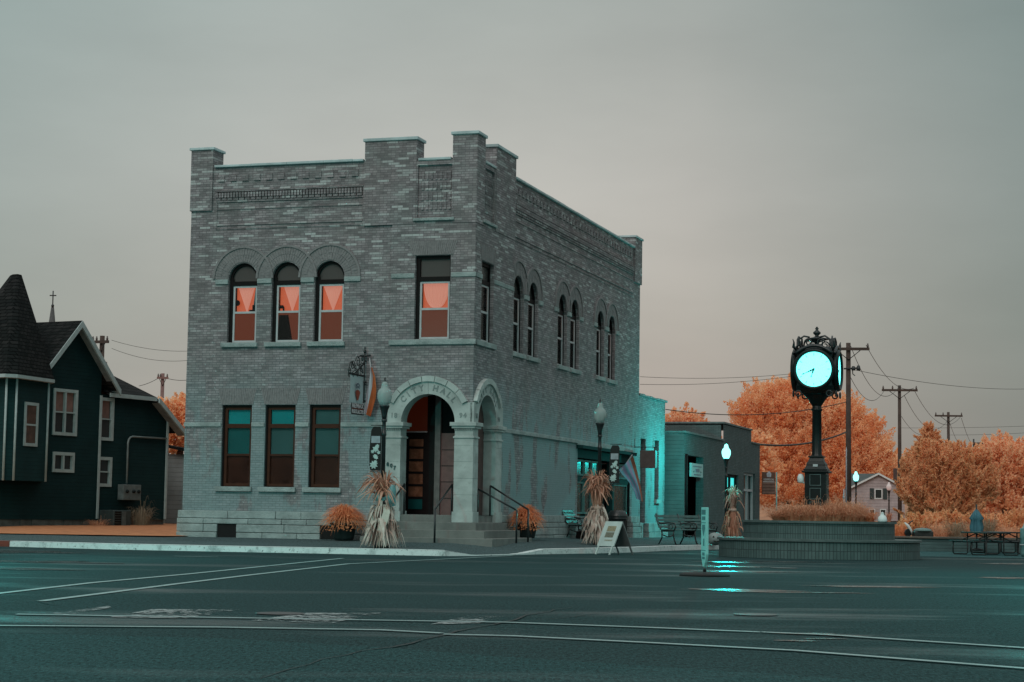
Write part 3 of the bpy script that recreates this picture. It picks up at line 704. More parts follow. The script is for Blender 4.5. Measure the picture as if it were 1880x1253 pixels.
def pier2(x0, x1, y0, y1):
    z = .737; pr_.mark(); im.mark()
    for h in (.28, .42, .42, .42, .42, .26):
        e = .03 if z < .8 else random.uniform(0, .003)
        pr_.box(x0 - e, x1 + e, y0 - e, y1 + e, z, z + h - .008); z += h
    z0 = z
    pr_.box(x0 + .006, x1 - .006, y0 + .006, y1 - .006, .737, 3.2)
    im.box(x0 - .03, x1 + .03, y0 - .03, y1 + .03, 2.88, 2.925); im.box(x0 - .10, x1 + .10, y0 - .10, y1 + .10, 3.19, 3.285); im.box(x0 - .06, x1 + .06, y0 - .06, y1 + .06, 3.13, 3.19)
    n_ = int((x1 - x0) / .05)
    for k_ in range(n_): im.box(x0 + k_ * .05 + .01, x0 + k_ * .05 + .035, y0 - .035, y0, 3.08, 3.13)
pier2(-2.34, -1.935, -.04, .40); pier2(-.47, .04, -.04, .37); pier2(-.40, .04, 1.85, 2.38)
pr_.build('stone_pier', dressed, hall, bevel=.006); im.build('impost', dressed, hall, bevel=.008)
def inscription(P, c, off, flip=1):
    mb = MB()
    def put(ch, a, r, sz):
        vs, fs = text_mesh(ch, sz, .014, .004)
        th = R(a - 90); cc, sn_ = math.cos(th), math.sin(th); cu, cz = c + r * math.cos(R(a)), 3.28 + r * math.sin(R(a))
        mb.add([P(cu + v_.x * cc - v_.y * sn_, off - v_.z, cz + v_.x * sn_ + v_.y * cc) for v_ in vs], fs)
    for ch, a in zip('CITY', (138, 126.5, 115, 102)): put(ch, a, .90, .21)
    for ch, a in zip('HALL', (77, 63, 51, 40)): put(ch, a, .90, .21)
    for ch, u_ in zip('18', (-.98, -.88)):
        vs, fs = text_mesh(ch, .17, .014, .004); mb.add([P(c + u_ + v_.x, off - v_.z, 3.46 + v_.y) for v_ in vs], fs)
    for ch, u_ in zip('94', (.90, 1.01)):
        vs, fs = text_mesh(ch, .17, .014, .004); mb.add([P(c + u_ + v_.x, off - v_.z, 3.46 + v_.y) for v_ in vs], fs)
    # joint between the two halves of the inscription
    mb.prism(rect(c - .006, c + .006, 4.02, 4.33), P, off - .004, off)
    return mb
mI = inscription(PL, AC, -.05); mI2 = inscription(PR, BC, -.051)
mI.v += []; letm = stone('carved_lettering', (.20, .24, .235), False)
mI.build('inscription', letm, hall); mI2.build('inscription', letm, hall)
hn = MB()
for ch, u_, z_ in (('8', -2.27, 2.20), ('0', -2.17, 2.165), ('7', -2.08, 2.11)):
    vs, fs = text_mesh(ch, .135, .01, .004); hn.add([PL(u_ + v_.x, -.055 - v_.z, z_ + v_.y) for v_ in vs], fs)
hn.build('house_number', iron, hall)

# ---- porch inside the arches
pb = MB(); pb.box(-2.32, -.05, .33, .36, 4.1, 4.6)
pb.box(-2.32, .0 - .06, .1, 2.6, 4.08, 4.12)
pb.box(-2.36, -2.30, .05, 2.6, .9, 4.1); pb.box(-2.36, -.05, 2.55, 2.62, .9, 4.1)
pb.build('porch_lining', simple('porch_plaster', (.10, .075, .07), .85, .2), hall)
def PB(u, d, z): return (u, 1.25 + d, z)     # porch back wall, faces out of the left arch
du = lambda px: (lambda q: q)(px)
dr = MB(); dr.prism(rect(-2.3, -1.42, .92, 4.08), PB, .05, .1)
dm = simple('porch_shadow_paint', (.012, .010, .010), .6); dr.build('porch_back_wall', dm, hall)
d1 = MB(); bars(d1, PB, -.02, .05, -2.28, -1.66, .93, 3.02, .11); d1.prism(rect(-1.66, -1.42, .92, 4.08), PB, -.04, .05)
do = d1.build('entrance_door', darkframe, hall); do['label'] = 'black glazed door standing in the left of the porch'
for k_ in range(6):
    z_ = 1.06 + k_ * .33
    pn = MB(); pn.prism(rect(-2.17, -1.77, z_, z_ + .27), PB, 0, .02); pn.build('door_pane', teal2 if k_ == 0 else simple('amber_door_glass', (.19, .085, .05), .25, .4, 5), do)
    rl = MB(); rl.prism(rect(-2.17, -1.77, z_ + .27, z_ + .33), PB, -.015, .03); rl.build('door_rail', darkframe, do)
tb = MB(); bars(tb, PB, -.03, .05, -2.28, -1.60, 3.08, 4.05, .03); tb.build('transom_frame', dim_white, hall)
tg = MB(); tg.prism(rect(-2.25, -1.63, 3.1, 4.02), PB, 0, .02); tg.build('transom_glass', emit('transom_glow', (.2, .03, .010), .07, (.03, .008, .004)), hall)
jb = MB(); jb.prism(rect(-2.30, -2.27, .93, 3.05), PB, -.05, .03); jb.build('door_jamb', whitepaint, hall)
bd = MB(); bd.box(-1.42, -.30, 1.22, 1.30, .92, 3.06); bdo = bd.build('porch_door', simple('mauve_brown_boards', (.15, .085, .08), .7, .2), hall)
bj = MB()
for z_ in (1.35, 1.78, 2.2, 2.62): bj.box(-1.25, -.30, 1.205, 1.222, z_, z_ + .012)
bj.box(-1.33, -1.31, 1.2, 1.222, .92, 3.06); bj.box(-.78, -.76, 1.2, 1.222, .92, 3.06); bj.build('board_joint', darkframe, bdo)
bp = MB(); bp.box(-1.42, -1.27, 1.14, 1.22, .92, 4.08); bp.build('door_post', simple('dull_post', (.13, .125, .12), .7), hall)
bt_ = MB(); bt_.box(-1.27, -.3, 1.24, 1.30, 3.06, 4.08); bt_.build('upper_light', simple('dark_green_glass', (.004, .004, .004), .7, spec=.1), hall)
sw = MB(); sw.box(-.42, -.30, 1.30, 2.5, .92, 4.08); sw.build('porch_side_wall', simple('brown_side_boards', (.10, .06, .055), .8), hall)
sk = MB(); sk.box(-.36, -.30, .99, 1.03, 1.95, 2.03); sk.box(-.40, -.34, .97, 1.05, 1.93, 2.0); sk.build('door_plate', whitepaint, hall)

# ---- steps round the corner
sp = MB()
sp.mark().box(-1.97, -.0 - .02, -.02, 2.5, .55, .92)
sp.mark()
for e, z_, vv in ((.25, .737, 2.25), (.58, .54, 2.38), (.90, .35, 2.45)):
    sp.mark().box(-2.62 + (0 if e > .5 else .1), e, -e - .1, vv, .02, z_)
sp.build('step', stepstone, hall, bevel=.012)
def rail(pts, r=.02): return MB().tube(pts, r, 6)
def handrail(top, bot, zt, zb, label):
    mb = MB(); (xt, yt), (xb, yb) = top, bot
    mb.tube([(xt, yt, zt), (xt, yt, zt + .78)], .026, 6); mb.tube([(xb, yb, zb), (xb, yb, zb + .84)], .026, 6)
    mb.tube([(xt, yt, zt + .78), (xb, yb, zb + .84)], .026, 6)
    o = mb.build('handrail', iron, hall); o['label'] = label
hh = .92
handrail((-1.84, .06), (-1.86, -1.12), hh, .23, 'black iron handrail left of the front steps'); handrail((-.54, .06), (-.56, -1.15), hh, .23, 'black iron handrail right of the front steps')
handrail((.02, .46), (1.08, .44), hh - .1, .23, 'nearer black iron handrail of the side steps'); handrail((-.02, 1.62), (1.04, 1.60), hh, .25, 'farther black iron handrail of the side steps')

# ---- storefront in the side wall
sfm = simple('teal_store_paint', (.018, .055, .054), .85, .15, spec=.03); sfd = simple('store_dark_glass', (.012, .02, .02), .08, .3)
s0, s1 = SF
sfb = MB(); sfb.prism(rect(s0, s1, .2, 3.0), PR, .42, .5); sfb.build('storefront_backing', sfd, hall)
sf = MB(); sf.prism(rect(s0, s1, 2.72, 3.0), PR, .05, .2); sf.box(-.08, .16, s0 - .15, s1 + .15, 3.0, 3.1); sfo = sf.build('storefront', sfm, hall)
def sfwin(a, b, z0, z1):
    k = MB(); bars(k, PR, .12, .2, a, b, z0, z1, .06); k.build('window_frame', simple('store_trim', (.10, .21, .20), .85, spec=.03), sfo)
    k = MB(); k.prism(rect(a + .05, b - .05, z0 + .05, z1 - .05), PR, .16, .165); k.build('window_glass', simple('store_glass', (.012, .03, .03), .25, .3, spec=.15), sfo)
k = MB()
for a, b in ((s0, s0 + .12), (s0 + 2.9, s0 + 3.1), (s1 - 2.2, s1 - 2.0)): k.prism(rect(a, b, .3, 2.72), PR, .1, .3)
k.prism(rect(s0, s0 + 3.1, .3, .95), PR, .1, .25); k.prism(rect(s0, s1, 2.0, 2.16), PR, .1, .22); k.build('storefront_panel', sfm, sfo)
for j in range(3): sfwin(s0 + .15 + j * .93, s0 + 1.0 + j * .93, 1.0, 2.0); sfwin(s0 + .15 + j * .93, s0 + 1.0 + j * .93, 2.18, 2.68)
for j in range(2): sfwin(s1 - 1.95 + j * .95, s1 - 1.05 + j * .95, 2.18, 2.68)
sfwin(s1 - 1.95, s1 - .1, 1.0, 2.0)
k = MB(); k.prism(rect(s0 + 3.5, s0 + 4.3, .35, 2.0), PR, .3, .36); dk_ = k.build('shop_door', sfd, sfo)
k = MB(); k.prism(rect(s0 + 3.2, s0 + 3.42, .75, 1.95), PR, .26, .28); k.build('neon_sign', emit('cyan_neon', (.02, .55, .80), 1.3), sfo)
k = MB(); k.prism(rect(s0 - .05, s0 + 3.1, .22, .93), PR, .02, .12); k.build('bulkhead', simple('bulkhead_stone', (.12, .15, .15), .8), sfo)

# ---- lower annex behind the hall
an = thing('brick_annex', 'low teal lit brick annex with two tall slit windows behind the hall', 'building', C0, -YAW)
am = MB(); am.wall([(18.35, .7), (18.35, 5.18), (22.5, 5.14), (22.5, .7)], [rect(18.66, 19.45, .72, 3.66), rect(20.85, 21.52, 1.56, 3.69)], PR, .22, .06)
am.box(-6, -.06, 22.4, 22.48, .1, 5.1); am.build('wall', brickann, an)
ac = MB(); v = 18.36
while v < 22.5: ac.box(-.3, -.02, v, v + .38, 5.14, 5.2 + random.uniform(-.02, .03)); v += .4
ac.build('coping', brickann, an)
fd = MB(); fcourse('R', 19.47, 22.52, .02, .40, .13, .6, 1.3); fcourse('R', 19.47, 22.52, .40, .72, .12, .6, 1.3); fcourse('R', 18.4, 18.64, .02, .72, .12, .6, 1.3); fd.build('foundation', limestone, an, bevel=.012)
ad = MB(); ad.prism(rect(18.66, 19.45, .2, 3.66), PR, .24, .3); ad.build('door', darkframe, an)
k = MB(); bars(k, PR, .2, .26, 18.72, 18.95, .5, 3.0, .04); k.build('door_trim', whitepaint, an)
k = MB(); k.prism(rect(20.85, 21.52, 1.56, 3.69), PR, .24, .3); aw = k.build('window', darkframe, an)
k = MB(); k.prism(rect(20.80, 21.58, 1.42, 1.56), PR, -.04, .15); k.build('sill', limestone, an)
k = MB(); k.box(-6, -.1, 18.4, 22.4, 5.0, 5.05); k.build('roof', simple('tar_roof', (.05, .05, .05), .9), an)
# ================================================================== green timber house on the left
HA = R(27.5)
hx = Vector((math.sin(HA), math.cos(HA), 0)); hy = Vector((-math.cos(HA), math.sin(HA), 0))
P0 = at(178, 955, 60.0); P0.z = 0
house = thing('timber_house', 'dark green clapboard house with pointed turret and white window trim', 'house', P0, math.atan2(hx.y, hx.x))
gs = siding('dark_green_siding', (.005, .023, .024), .115); gs2 = siding('turret_siding', (.006, .028, .029), .115)
t = NT('dark_shingles'); o_ = t.n('ShaderNodeTexCoord'); sx = t.n('ShaderNodeSeparateXYZ'); t.l(o_.outputs['Object'], sx.inputs[0])
cv = t.n('ShaderNodeCombineXYZ'); t.l(t.math('ADD', sx.outputs[0], t.math('MULTIPLY', sx.outputs[1], .7)), cv.inputs[0]); t.l(t.math('MULTIPLY', sx.outputs[2], 1.0), cv.inputs[1])
bt = t.n('ShaderNodeTexBrick'); t.l(cv.outputs[0], bt.inputs['Vector']); bt.inputs['Scale'].default_value = 1; bt.inputs['Brick Width'].default_value = .22; bt.inputs['Row Height'].default_value = .11; bt.inputs['Mortar Size'].default_value = .012
bt.inputs['Color1'].default_value = (.009, .012, .012, 1); bt.inputs['Color2'].default_value = (.024, .025, .025, 1); bt.inputs['Mortar'].default_value = (.002, .003, .003, 1)
t.base(t.mix(.6, bt.outputs['Color'], t.mix(t.noise(2.5, 6), (.4, .4, .4), (1.6, 1.5, 1.5)), 'MULTIPLY')); t.rough(.9); t.spec(.1); t.bump(t.math('ADD', t.math('MULTIPLY', bt.outputs['Fac'], -1), t.noise(9, 4)), 1.0, .03); shg = t.m; MATS['dark_shingles'] = shg; trim = simple('house_trim', (.36, .43, .43), .55, .12)
paneh = glass('house_pane', (.035, .03, .03), .05)
I3 = lambda u, d, z: (u, d, z)
mb = MB(); mb.wall([(-4.9, .58), (0, .58), (0, 5.30), (-1.36, 6.60), (-2.75, 5.25), (-3.05, 4.75), (-3.05, 1.75), (-4.9, 1.75)], [rect(-2.16, -1.22, 3.25, 4.5), rect(-2.10, -1.28, 2.12, 2.56)], I3, .1)
mb.add([(0, 0, 4.4), (0, 6, 4.4), (0, 6, 5.3), (0, 0, 5.3)], [(0, 1, 2, 3)]); mb.build('gable_wall', gs, house)
mb = MB(); mb.wall([(0, .60), (3.52, .60), (3.52, 3.95), (2.62, 4.55), (0, 4.55)], [rect(.12, .63, 3.18, 4.36), rect(.12, .62, 1.72, 2.48)], lambda u, d, z: (u, d + .08, z), .1)
mb.add([(3.52, .08, .6), (3.52, 5, .6), (3.52, 5, 3.95), (3.52, .08, 3.95)], [(0, 1, 2, 3)]); mb.build('wing_wall', gs, house)
mb = MB()
def slab(pts, th=.10):
    n = len(pts); a = Vector(pts[0]); nn = (Vector(pts[1]) - a).cross(Vector(pts[2]) - a).normalized()
    if nn.z < 0: nn = -nn
    vs = [Vector(p) for p in pts] + [Vector(p) - nn * th for p in pts]
    mb.add(vs, [tuple(range(n)), tuple(reversed(range(n, 2 * n)))] + [(i, i + n, (i + 1) % n + n, (i + 1) % n) for i in range(n)])
slab([(-1.36, -.28, 6.74), (.58, -.28, 4.74), (.58, 6, 4.74), (-1.36, 6, 6.74)]); slab([(-1.36, -.28, 6.74), (-1.36, 6, 6.74), (-3.4, 6, 4.64), (-3.4, -.28, 4.64)])
mb.build('roof', shg, house)
mb = MB(); slab([(0.35, -.10, 4.60), (2.64, -.10, 4.60), (2.3, 2.0, 5.55), (.35, 2.0, 5.75)]); slab([(2.64, -.12, 4.60), (4.12, -.22, 3.56), (4.12, 5, 3.56), (2.3, 2.0, 5.55)]); slab([(.35, 2, 5.75), (2.3, 2, 5.55), (4.12, 5, 3.56), (.35, 5, 4.4)]); mb.build('wing_roof', shg, house)
fb = MB()
def board(p, q, wd, dz):
    # fascia board following a roof edge in the wall plane
    p, q = Vector(p), Vector(q); vs = [p, q, q - Vector((0, 0, dz)), p - Vector((0, 0, dz))]; vs2 = [v + Vector((0, wd, 0)) for v in vs]
    fb.mark().add(vs + vs2, [(0, 1, 2, 3), (7, 6, 5, 4), (0, 4, 5, 1), (1, 5, 6, 2), (2, 6, 7, 3), (3, 7, 4, 0)])
board((-1.36, -.31, 6.73), (.60, -.31, 4.72), .06, .20); board((-1.36, -.31, 6.73), (-3.42, -.31, 4.62), .06, .20)
board((.30, -.14, 4.60), (2.66, -.14, 4.60), .05, .13); board((2.64, -.26, 4.58), (4.14, -.26, 3.54), .06, .17)
fb.mark().box(-.06, .03, -.035, .05, .62, 4.50); fb.mark().box(3.46, 3.54, .03, .12, .62, 3.9)
fb.build('trim_board', trim, house)
sf_ = MB(); sf_.mark().add([(.58, -.28, 4.60), (.58, .0, 4.60), (-1.36, 0, 6.58), (-1.36, -.28, 6.58)], [(0, 1, 2, 3)]); sf_.mark().add([(4.1, -.2, 3.40), (4.1, .1, 3.40), (2.64, .1, 4.42), (2.64, -.2, 4.42)], [(0, 1, 2, 3)]); sf_.build('soffit', simple('grey_soffit', (.20, .22, .22), .7), house)
def hwin(a, b, z0, z1, off=0, mid=True, rail=True, curt=False):
    k = MB(); P = lambda u, d, z: (u, d + off, z); bars(k, P, -.035, .06, a - .09, b + .09, z0 - .09, z1 + .09, .10)
    if mid: k.prism(rect((a + b) / 2 - .035, (a + b) / 2 + .035, z0, z1), P, -.03, .05)
    if rail: k.prism(rect(a, b, (z0 + z1) / 2 - .02, (z0 + z1) / 2 + .02), P, -.01, .05)
    w_ = k.build('window', trim, house); k = MB(); k.prism(rect(a, b, z0, z1), P, .06, .07); k.build('pane', paneh, w_)
    if curt:
        k = MB(); k.prism(rect(a + .06, b - .05, (z0 + z1) / 2, z1), P, .052, .056); k.build('curtain', simple('rosy_blind', (.22, .12, .10), .6, .2), w_)
hwin(-2.16, -1.22, 3.25, 4.5, 0, True, True, True); hwin(-2.10, -1.28, 2.12, 2.56, 0, True, False); hwin(.12, .63, 3.18, 4.36, .08, False, True, True); hwin(.12, .62, 1.72, 2.48, .08, False, True)
k = MB(); x = -4.9
while x < 3.5:
    L_ = random.uniform(.4, .9); k.box(x, min(x + L_ - .02, 3.5), .02 + random.uniform(-.02, .02) + (.08 if x > 0 else 0), .3, .1, .60); x += L_
k.build('foundation', simple('grey_rubble', (.10, .105, .10), .9, .4, 3, .8), house)
# turret bay with its pointed roof
iv = Matrix.Rotation(-math.atan2(hx.y, hx.x), 4, 'Z') @ Matrix.Translation(-P0)
plan = [iv @ at(*q) for q in ((86, 800, 57.3), (27, 800, 55.6), (8, 800, 55.4), (-70, 800, 56.3), (-110, 800, 59.2), (40, 800, 60.2))]
tz0, tz1 = 1.72, 4.80
mb = MB(); n = len(plan); mb.add([(p.x, p.y, tz0) for p in plan] + [(p.x, p.y, tz1) for p in plan], [(i, (i + 1) % n, (i + 1) % n + n, i + n) for i in range(n)] + [tuple(range(n))]); mb.build('turret', gs2, house)
ap = iv @ at(33, 505, 57.3); cen = Vector((sum(p.x for p in plan) / n, sum(p.y for p in plan) / n, 0))
apx = Vector((ap.x, ap.y, 0)); ov = [apx + (Vector((p.x, p.y, 0)) - apx) * (1.16 if i < 1 else 1.2) for i, p in enumerate(plan)]
mb = MB(); ring2 = [apx + (o_ - apx) * .09 for o_ in ov]
mb.add([(p.x, p.y, 4.80) for p in ov] + [(p.x, p.y, ap.z) for p in ring2], [(i, (i + 1) % n, (i + 1) % n + n, i + n) for i in range(n)] + [tuple(range(n)), tuple(range(n, 2 * n))]); mb.build('turret_roof', shg, house)
mb = MB(); o1 = [apx + (o_ - apx) * 1.01 for o_ in ov]; mb.add([(p.x, p.y, 4.70) for p in o1] + [(p.x, p.y, 4.80) for p in o1], [(i, (i + 1) % n, (i + 1) % n + n, i + n) for i in range(n)] + [tuple(range(n))]); mb.build('turret_eave', trim, house)
mb = MB()
for p in plan[:4]: mb.mark().tube([(p.x, p.y - .01, tz0), (p.x, p.y - .01, tz1 - .1)], .045, 4)
mb.build('corner_board', trim, house)
a_, b_ = plan[1], plan[0]; dv = (b_ - a_).normalized(); nv = Vector((dv.y, -dv.x, 0)); La = (b_ - a_).length
PT = lambda u, d, z: (a_.x + dv.x * u - nv.x * d, a_.y + dv.y * u - nv.y * d, z)
k = MB(); bars(k, PT, -.04, .03, La * .26, La * .68, 2.75, 4.05, .09); k.prism(rect(La * .26, La * .68, 3.36, 3.41), PT, -.03, .02); tw2 = k.build('window', trim, house)
k = MB(); k.prism(rect(La * .27, La * .67, 2.78, 4.0), PT, -.012, -.008); k.build('pane', simple('warm_reflecting_pane', (.10, .055, .04), .08, .4, 3), tw2)
# services on the wing wall
c = lambda u, z, d=-.06: Vector((u, d + .08, z))
mb = MB(); pts = [c(1.42, 1.75), c(1.42, 3.05)] + [c(1.42 + .22 * (1 - math.cos(R(a))), 3.05 + .22 * math.sin(R(a))) for a in (30, 60, 90)] + [c(3.4, 3.28)]
mb.tube(pts, .03, 8); mb.build('conduit', simple('grey_conduit', (.20, .24, .24), .45), house)
mb = MB(); mb.box(1.05, 1.95, -.16, .08, 1.22, 1.72); mo = mb.build('meter_box', simple('grey_meter_box', (.13, .155, .155), .5), house, bevel=.02)
mb = MB()
for u in (1.22, 1.55, 1.8): mb.lathe([(.06, 0), (.06, .05), (.03, .07)], 10, Matrix.Translation((u, -.16, 1.5)) @ Matrix.Rotation(R(90), 4, 'X'))
mb.build('meter', darkmetal, mo)
ac = thing('air_conditioner', 'dark grey air conditioning unit on the ground beside the house', 'air conditioner', P0 + hx * .45 - hy * .35 + Vector((0, 0, .38)), math.atan2(hx.y, hx.x))
mb = MB(); mb.box(-.42, .42, -.3, .3, 0, .52); mb.build('casing', simple('ac_grey', (.035, .05, .05), .5), ac, bevel=.03)
mb = MB(); mb.box(-.05, .15, -.315, -.30, .03, .48); mb.build('side_panel', simple('ac_panel', (.09, .11, .11), .4), ac)
mb = MB()
for k_ in range(6): mb.box(-.38, -.08, -.312, -.302, .06 + k_ * .075, .10 + k_ * .075)
mb.build('grille', darkframe, ac)

# grey sided shed between house and hall
sh = thing('sided_shed', 'narrow grey clapboard building squeezed between green house and brick hall', 'shed', at(300, 962, 66) * 1)
sh.location.z = .3
mb = MB(); mb.box(0, 3.5, 0, 6, 0, 2.55); mb.build('wall', siding('grey_siding', (.24, .265, .265), .16), sh)
mb = MB(); slab([(-.3, -.3, 2.95), (3.6, -.3, 2.15), (3.6, 6, 2.15), (-.3, 6, 2.95)]); mb.build('roof', shg, sh)
mb = MB(); mb.box(-.04, .06, -.03, .05, 0, 2.6); mb.build('corner_board', trim, sh)

# ================================================================== dark storefront to the right of the annex
B2 = Vector((6.4888, 71, 0))
b2 = thing('dark_storefront', 'low dark green grey shop with stepped parapet and recessed doorway', 'shop', B2, -YAW)
mb = MB(); mb.wall([(0, .1), (0, 4.08), (7.6, 4.08), (7.6, 4.76), (14.1, 4.82), (14.1, 4.25), (16.3, 4.25), (16.3, .1)], [rect(.25, 3.6, .15, 3.27), rect(8.3, 11.1, .6, 2.75), rect(12.3, 15.1, .3, 2.9)], PR, .3)
mb.box(-6, -.02, -.02, .0, .1, 4.06); mb.box(-6, -5.9, .1, 16.2, .1, 4.3); mb.box(-6, -.02, 16.2, 16.3, .1, 4.2); mb.box(-6, -.1, 7.6, 7.7, 4, 4.74); mb.box(-6, -.02, .3, 16.2, 3.95, 4.0)
mb.build('wall', brick2, b2)
mb = MB(); mb.mark().box(-3, .06, -.03, 7.6, 4.08, 4.15); mb.mark().box(-3, .05, 7.55, 14.15, 4.8, 4.87); mb.mark().box(-3, .05, 14.1, 16.35, 4.25, 4.31); mb.build('coping', simple('dull_coping', (.13, .155, .155), .7), b2)
mb = MB(); mb.box(-2.2, .01, -.012, -.022, .15, 4.02); mb.build('side_cladding', siding('dark_cladding', (.085, .10, .10), .14), b2)
mb = MB(); mb.prism(rect(.25, 3.6, .15, 3.27), PR, 1.0, 1.05); mb.build('recess_back', simple('dark_recess', (.07, .085, .085), .8), b2)
mb = MB(); bars(mb, PR, .55, .62, .45, 1.55, .2, 2.45, .12); mb.prism(rect(.45, 1.55, 1.95, 2.05), PR, .55, .62); mb.prism(rect(.92, 1.0, .2, 2.4), PR, .55, .62); do_ = mb.build('door', simple('pale_teal_door', (.16, .36, .35), .4), b2)
mb = MB(); mb.prism(rect(.57, 1.43, .3, 2.35), PR, .60, .61); mb.build('pane', sfd, do_)
mb = MB(); mb.box(.02, .10, .88, 3.0, 2.47, 2.98); sg = mb.build('sign_board', simple('pale_sign_face', (.34, .44, .44), .5, .1), b2)
mb = MB()
for v0, v1, z0, z1 in ((1.15, 2.7, 2.85, 2.89), (1.6, 2.3, 2.66, 2.78), (1.3, 2.55, 2.54, 2.58)): mb.box(.10, .112, v0, v1, z0, z1)
mb.build('sign_print', simple('sign_print_grey', (.16, .17, .22), .5), sg)
mb = MB()
for v0, q in ((1.15, 1), (2.72, -1)): mb.add([(.106, v0, 2.66), (.106, v0 + .22 * q, 2.71), (.106, v0 + .2 * q, 2.63)], [(0, 1, 2)])
mb.build('sign_leaf', darkframe, sg)
for v0, v1, z0, z1, lt in ((8.3, 11.1, .6, 2.75, True), (12.3, 15.1, .3, 2.9, False)):
    k = MB(); bars(k, PR, .1, .2, v0, v1, z0, z1, .1); k.prism(rect(v0, v1, 2.1, 2.2), PR, .1, .2); k.prism(rect((v0 + v1) / 2 - .06, (v0 + v1) / 2 + .06, z0, z1), PR, .1, .2); w_ = k.build('window', dim_white if not lt else darkframe, b2)
    k = MB(); k.prism(rect(v0, v1, z0, z1), PR, .22, .23); k.build('pane', sfd, w_)
    if lt: k = MB(); k.prism(rect(v0 + .12, v1 - .12, 2.22, 2.62), PR, .19, .2); k.build('lit_sign', emit('lit_cyan_sign', (.01, .75, .72), 1.0), w_)
mb = MB(); mb.tube([(.08, .1, .2), (.08, .1, 3.3)], .05, 8); mb.build('downpipe', darkframe, b2)
# tall rust sign of names beyond the shop
ns = thing('name_board', 'rust brown board of shop names on a post beyond the dark shop', 'sign', at(1411, 908, 86) + Vector((0, 0, -2.0)))
mb = MB(); mb.box(-.30, .30, -.03, .03, 2.0, 3.0); nb = mb.build('panel', simple('rust_panel', (.11, .045, .03), .6), ns)
mb = MB()
for z_ in (2.04, 2.18, 2.32, 2.46): mb.mark().box(-.28, .28, -.04, -.03, z_, z_ + .085)
mb.build('name_strip', simple('name_strip_paint', (.17, .085, .065), .6), nb)
mb = MB()
vs, fs = text_mesh('KEMPSON', .13, .004, .002); mb.add([(v_.x * .78, -.036 - v_.z, 2.66 + v_.y) for v_ in vs], fs); mb.box(-.26, .26, -.04, -.034, 2.55, 2.58); mb.build('lettering', simple('sign_letter_pale', (.42, .38, .38), .5), nb)
mb = MB(); mb.prism([(-.08, 2.78), (.1, 2.78), (.12, 2.93), (.02, 3.05), (-.1, 2.93)], lambda u, d, z: (u, d, z), -.045, -.03); mb.build('emblem', simple('emblem_grey', (.38, .36, .40), .5), nb)
mb = MB(); mb.tube([(.36, 0, 0), (.36, 0, 3.0)], .035, 8); mb.build('post', simple('pale_teal_post', (.20, .36, .34), .4), ns)

# ================================================================== white house far behind
wh_ = thing('white_house', 'small pale house with gable, dark shutters and grey roof behind the clock', 'house', at(1612, 955, 200) + Vector((0, 0, -.1)), R(-6))
mb = MB(); wr = siding('pale_siding', (.36, .31, .315), .3)
mb.wall([(-2.75, 0), (2.75, 0), (2.75, 3.45), (.05, 4.85), (-2.75, 3.45)], [rect(-.35, .45, 2.3, 3.35)], I3, .1); mb.box(-2.75, 2.75, .1, 6, 0, 3.4); mb.build('wall', wr, wh_)
mb = MB(); slab([(.05, -.3, 5.05), (3.05, -.3, 3.45), (3.05, 6, 3.45), (.05, 6, 5.05)]); slab([(.05, -.3, 5.05), (.05, 6, 5.05), (-3.05, 6, 3.45), (-3.05, -.3, 3.45)]); mb.build('roof', simple('slate_roof', (.07, .085, .085), .8), wh_)
mb = MB(); mb.box(-3.2, -2.7, 1, 5, 0, 3.3); mb.build('side_wing', wr, wh_)
mb = MB(); slab([(-3.4, .3, 3.3), (.0, .3, 3.3), (.0, 3, 5.0), (-2.9, 3, 5.0)]); mb.build('wing_roof', MATS['slate_roof'], wh_)
mb = MB(); mb.box(1.9, 2.3, 3, 3.4, 3.8, 5.6); mb.build('chimney', simple('chimney_brick', (.09, .06, .055), .9), wh_)
fb = MB(); board((.05, -.34, 5.03), (3.08, -.34, 3.42), .06, .2); board((.05, -.34, 5.03), (-3.08, -.34, 3.42), .06, .2); fb.build('trim_board', whitepaint, wh_)
for a, b, z0, z1 in ((-.35, .45, 2.3, 3.35), (-2.1, -1.5, .6, 1.5), (-.9, -.3, 0, 1.25), (.2, .85, 0, 1.25)):
    k = MB(); bars(k, I3, -.05, .05, a, b, z0, z1, .09); w_ = k.build('window', whitepaint, wh_); k = MB(); k.prism(rect(a + .06, b - .06, z0 + .06, z1 - .06), I3, -.02, .0); k.build('pane', sfd, w_)
mb = MB(); mb.mark().box(-.85, -.42, -.05, .01, 2.25, 3.4); mb.mark().box(.52, .95, -.05, .01, 2.25, 3.4); mb.build('shutter', simple('dark_shutter', (.03, .045, .045), .6), wh_)

# church steeple behind the green house
stp = thing('church_steeple', 'slim church steeple topped by a cross behind the gabled roof', 'steeple', at(83, 930, 150) + Vector((0, 0, -1)))
zb = 14.2
mb = MB(); mb.box(-1.2, 1.2, -1.2, 1.2, 0, 12.6); mb.build('tower', simple('steeple_grey', (.14, .15, .15), .7), stp)
mb = MB(); mb.lathe([(1.3, 12.6), (.34, 14.9), (.12, 16.7)], 8, smooth=False); mb.build('spire', simple('spire_slate', (.10, .11, .115), .7), stp)
mb = MB(); mb.lathe([(.1, 16.7), (.12, 16.9), (.05, 17.0)], 8); mb.tube([(0, 0, 17), (0, 0, 18.05)], .05, 6); mb.tube([(-.26, 0, 17.68), (.26, 0, 17.68)], .05, 6); mb.build('cross', iron, stp)

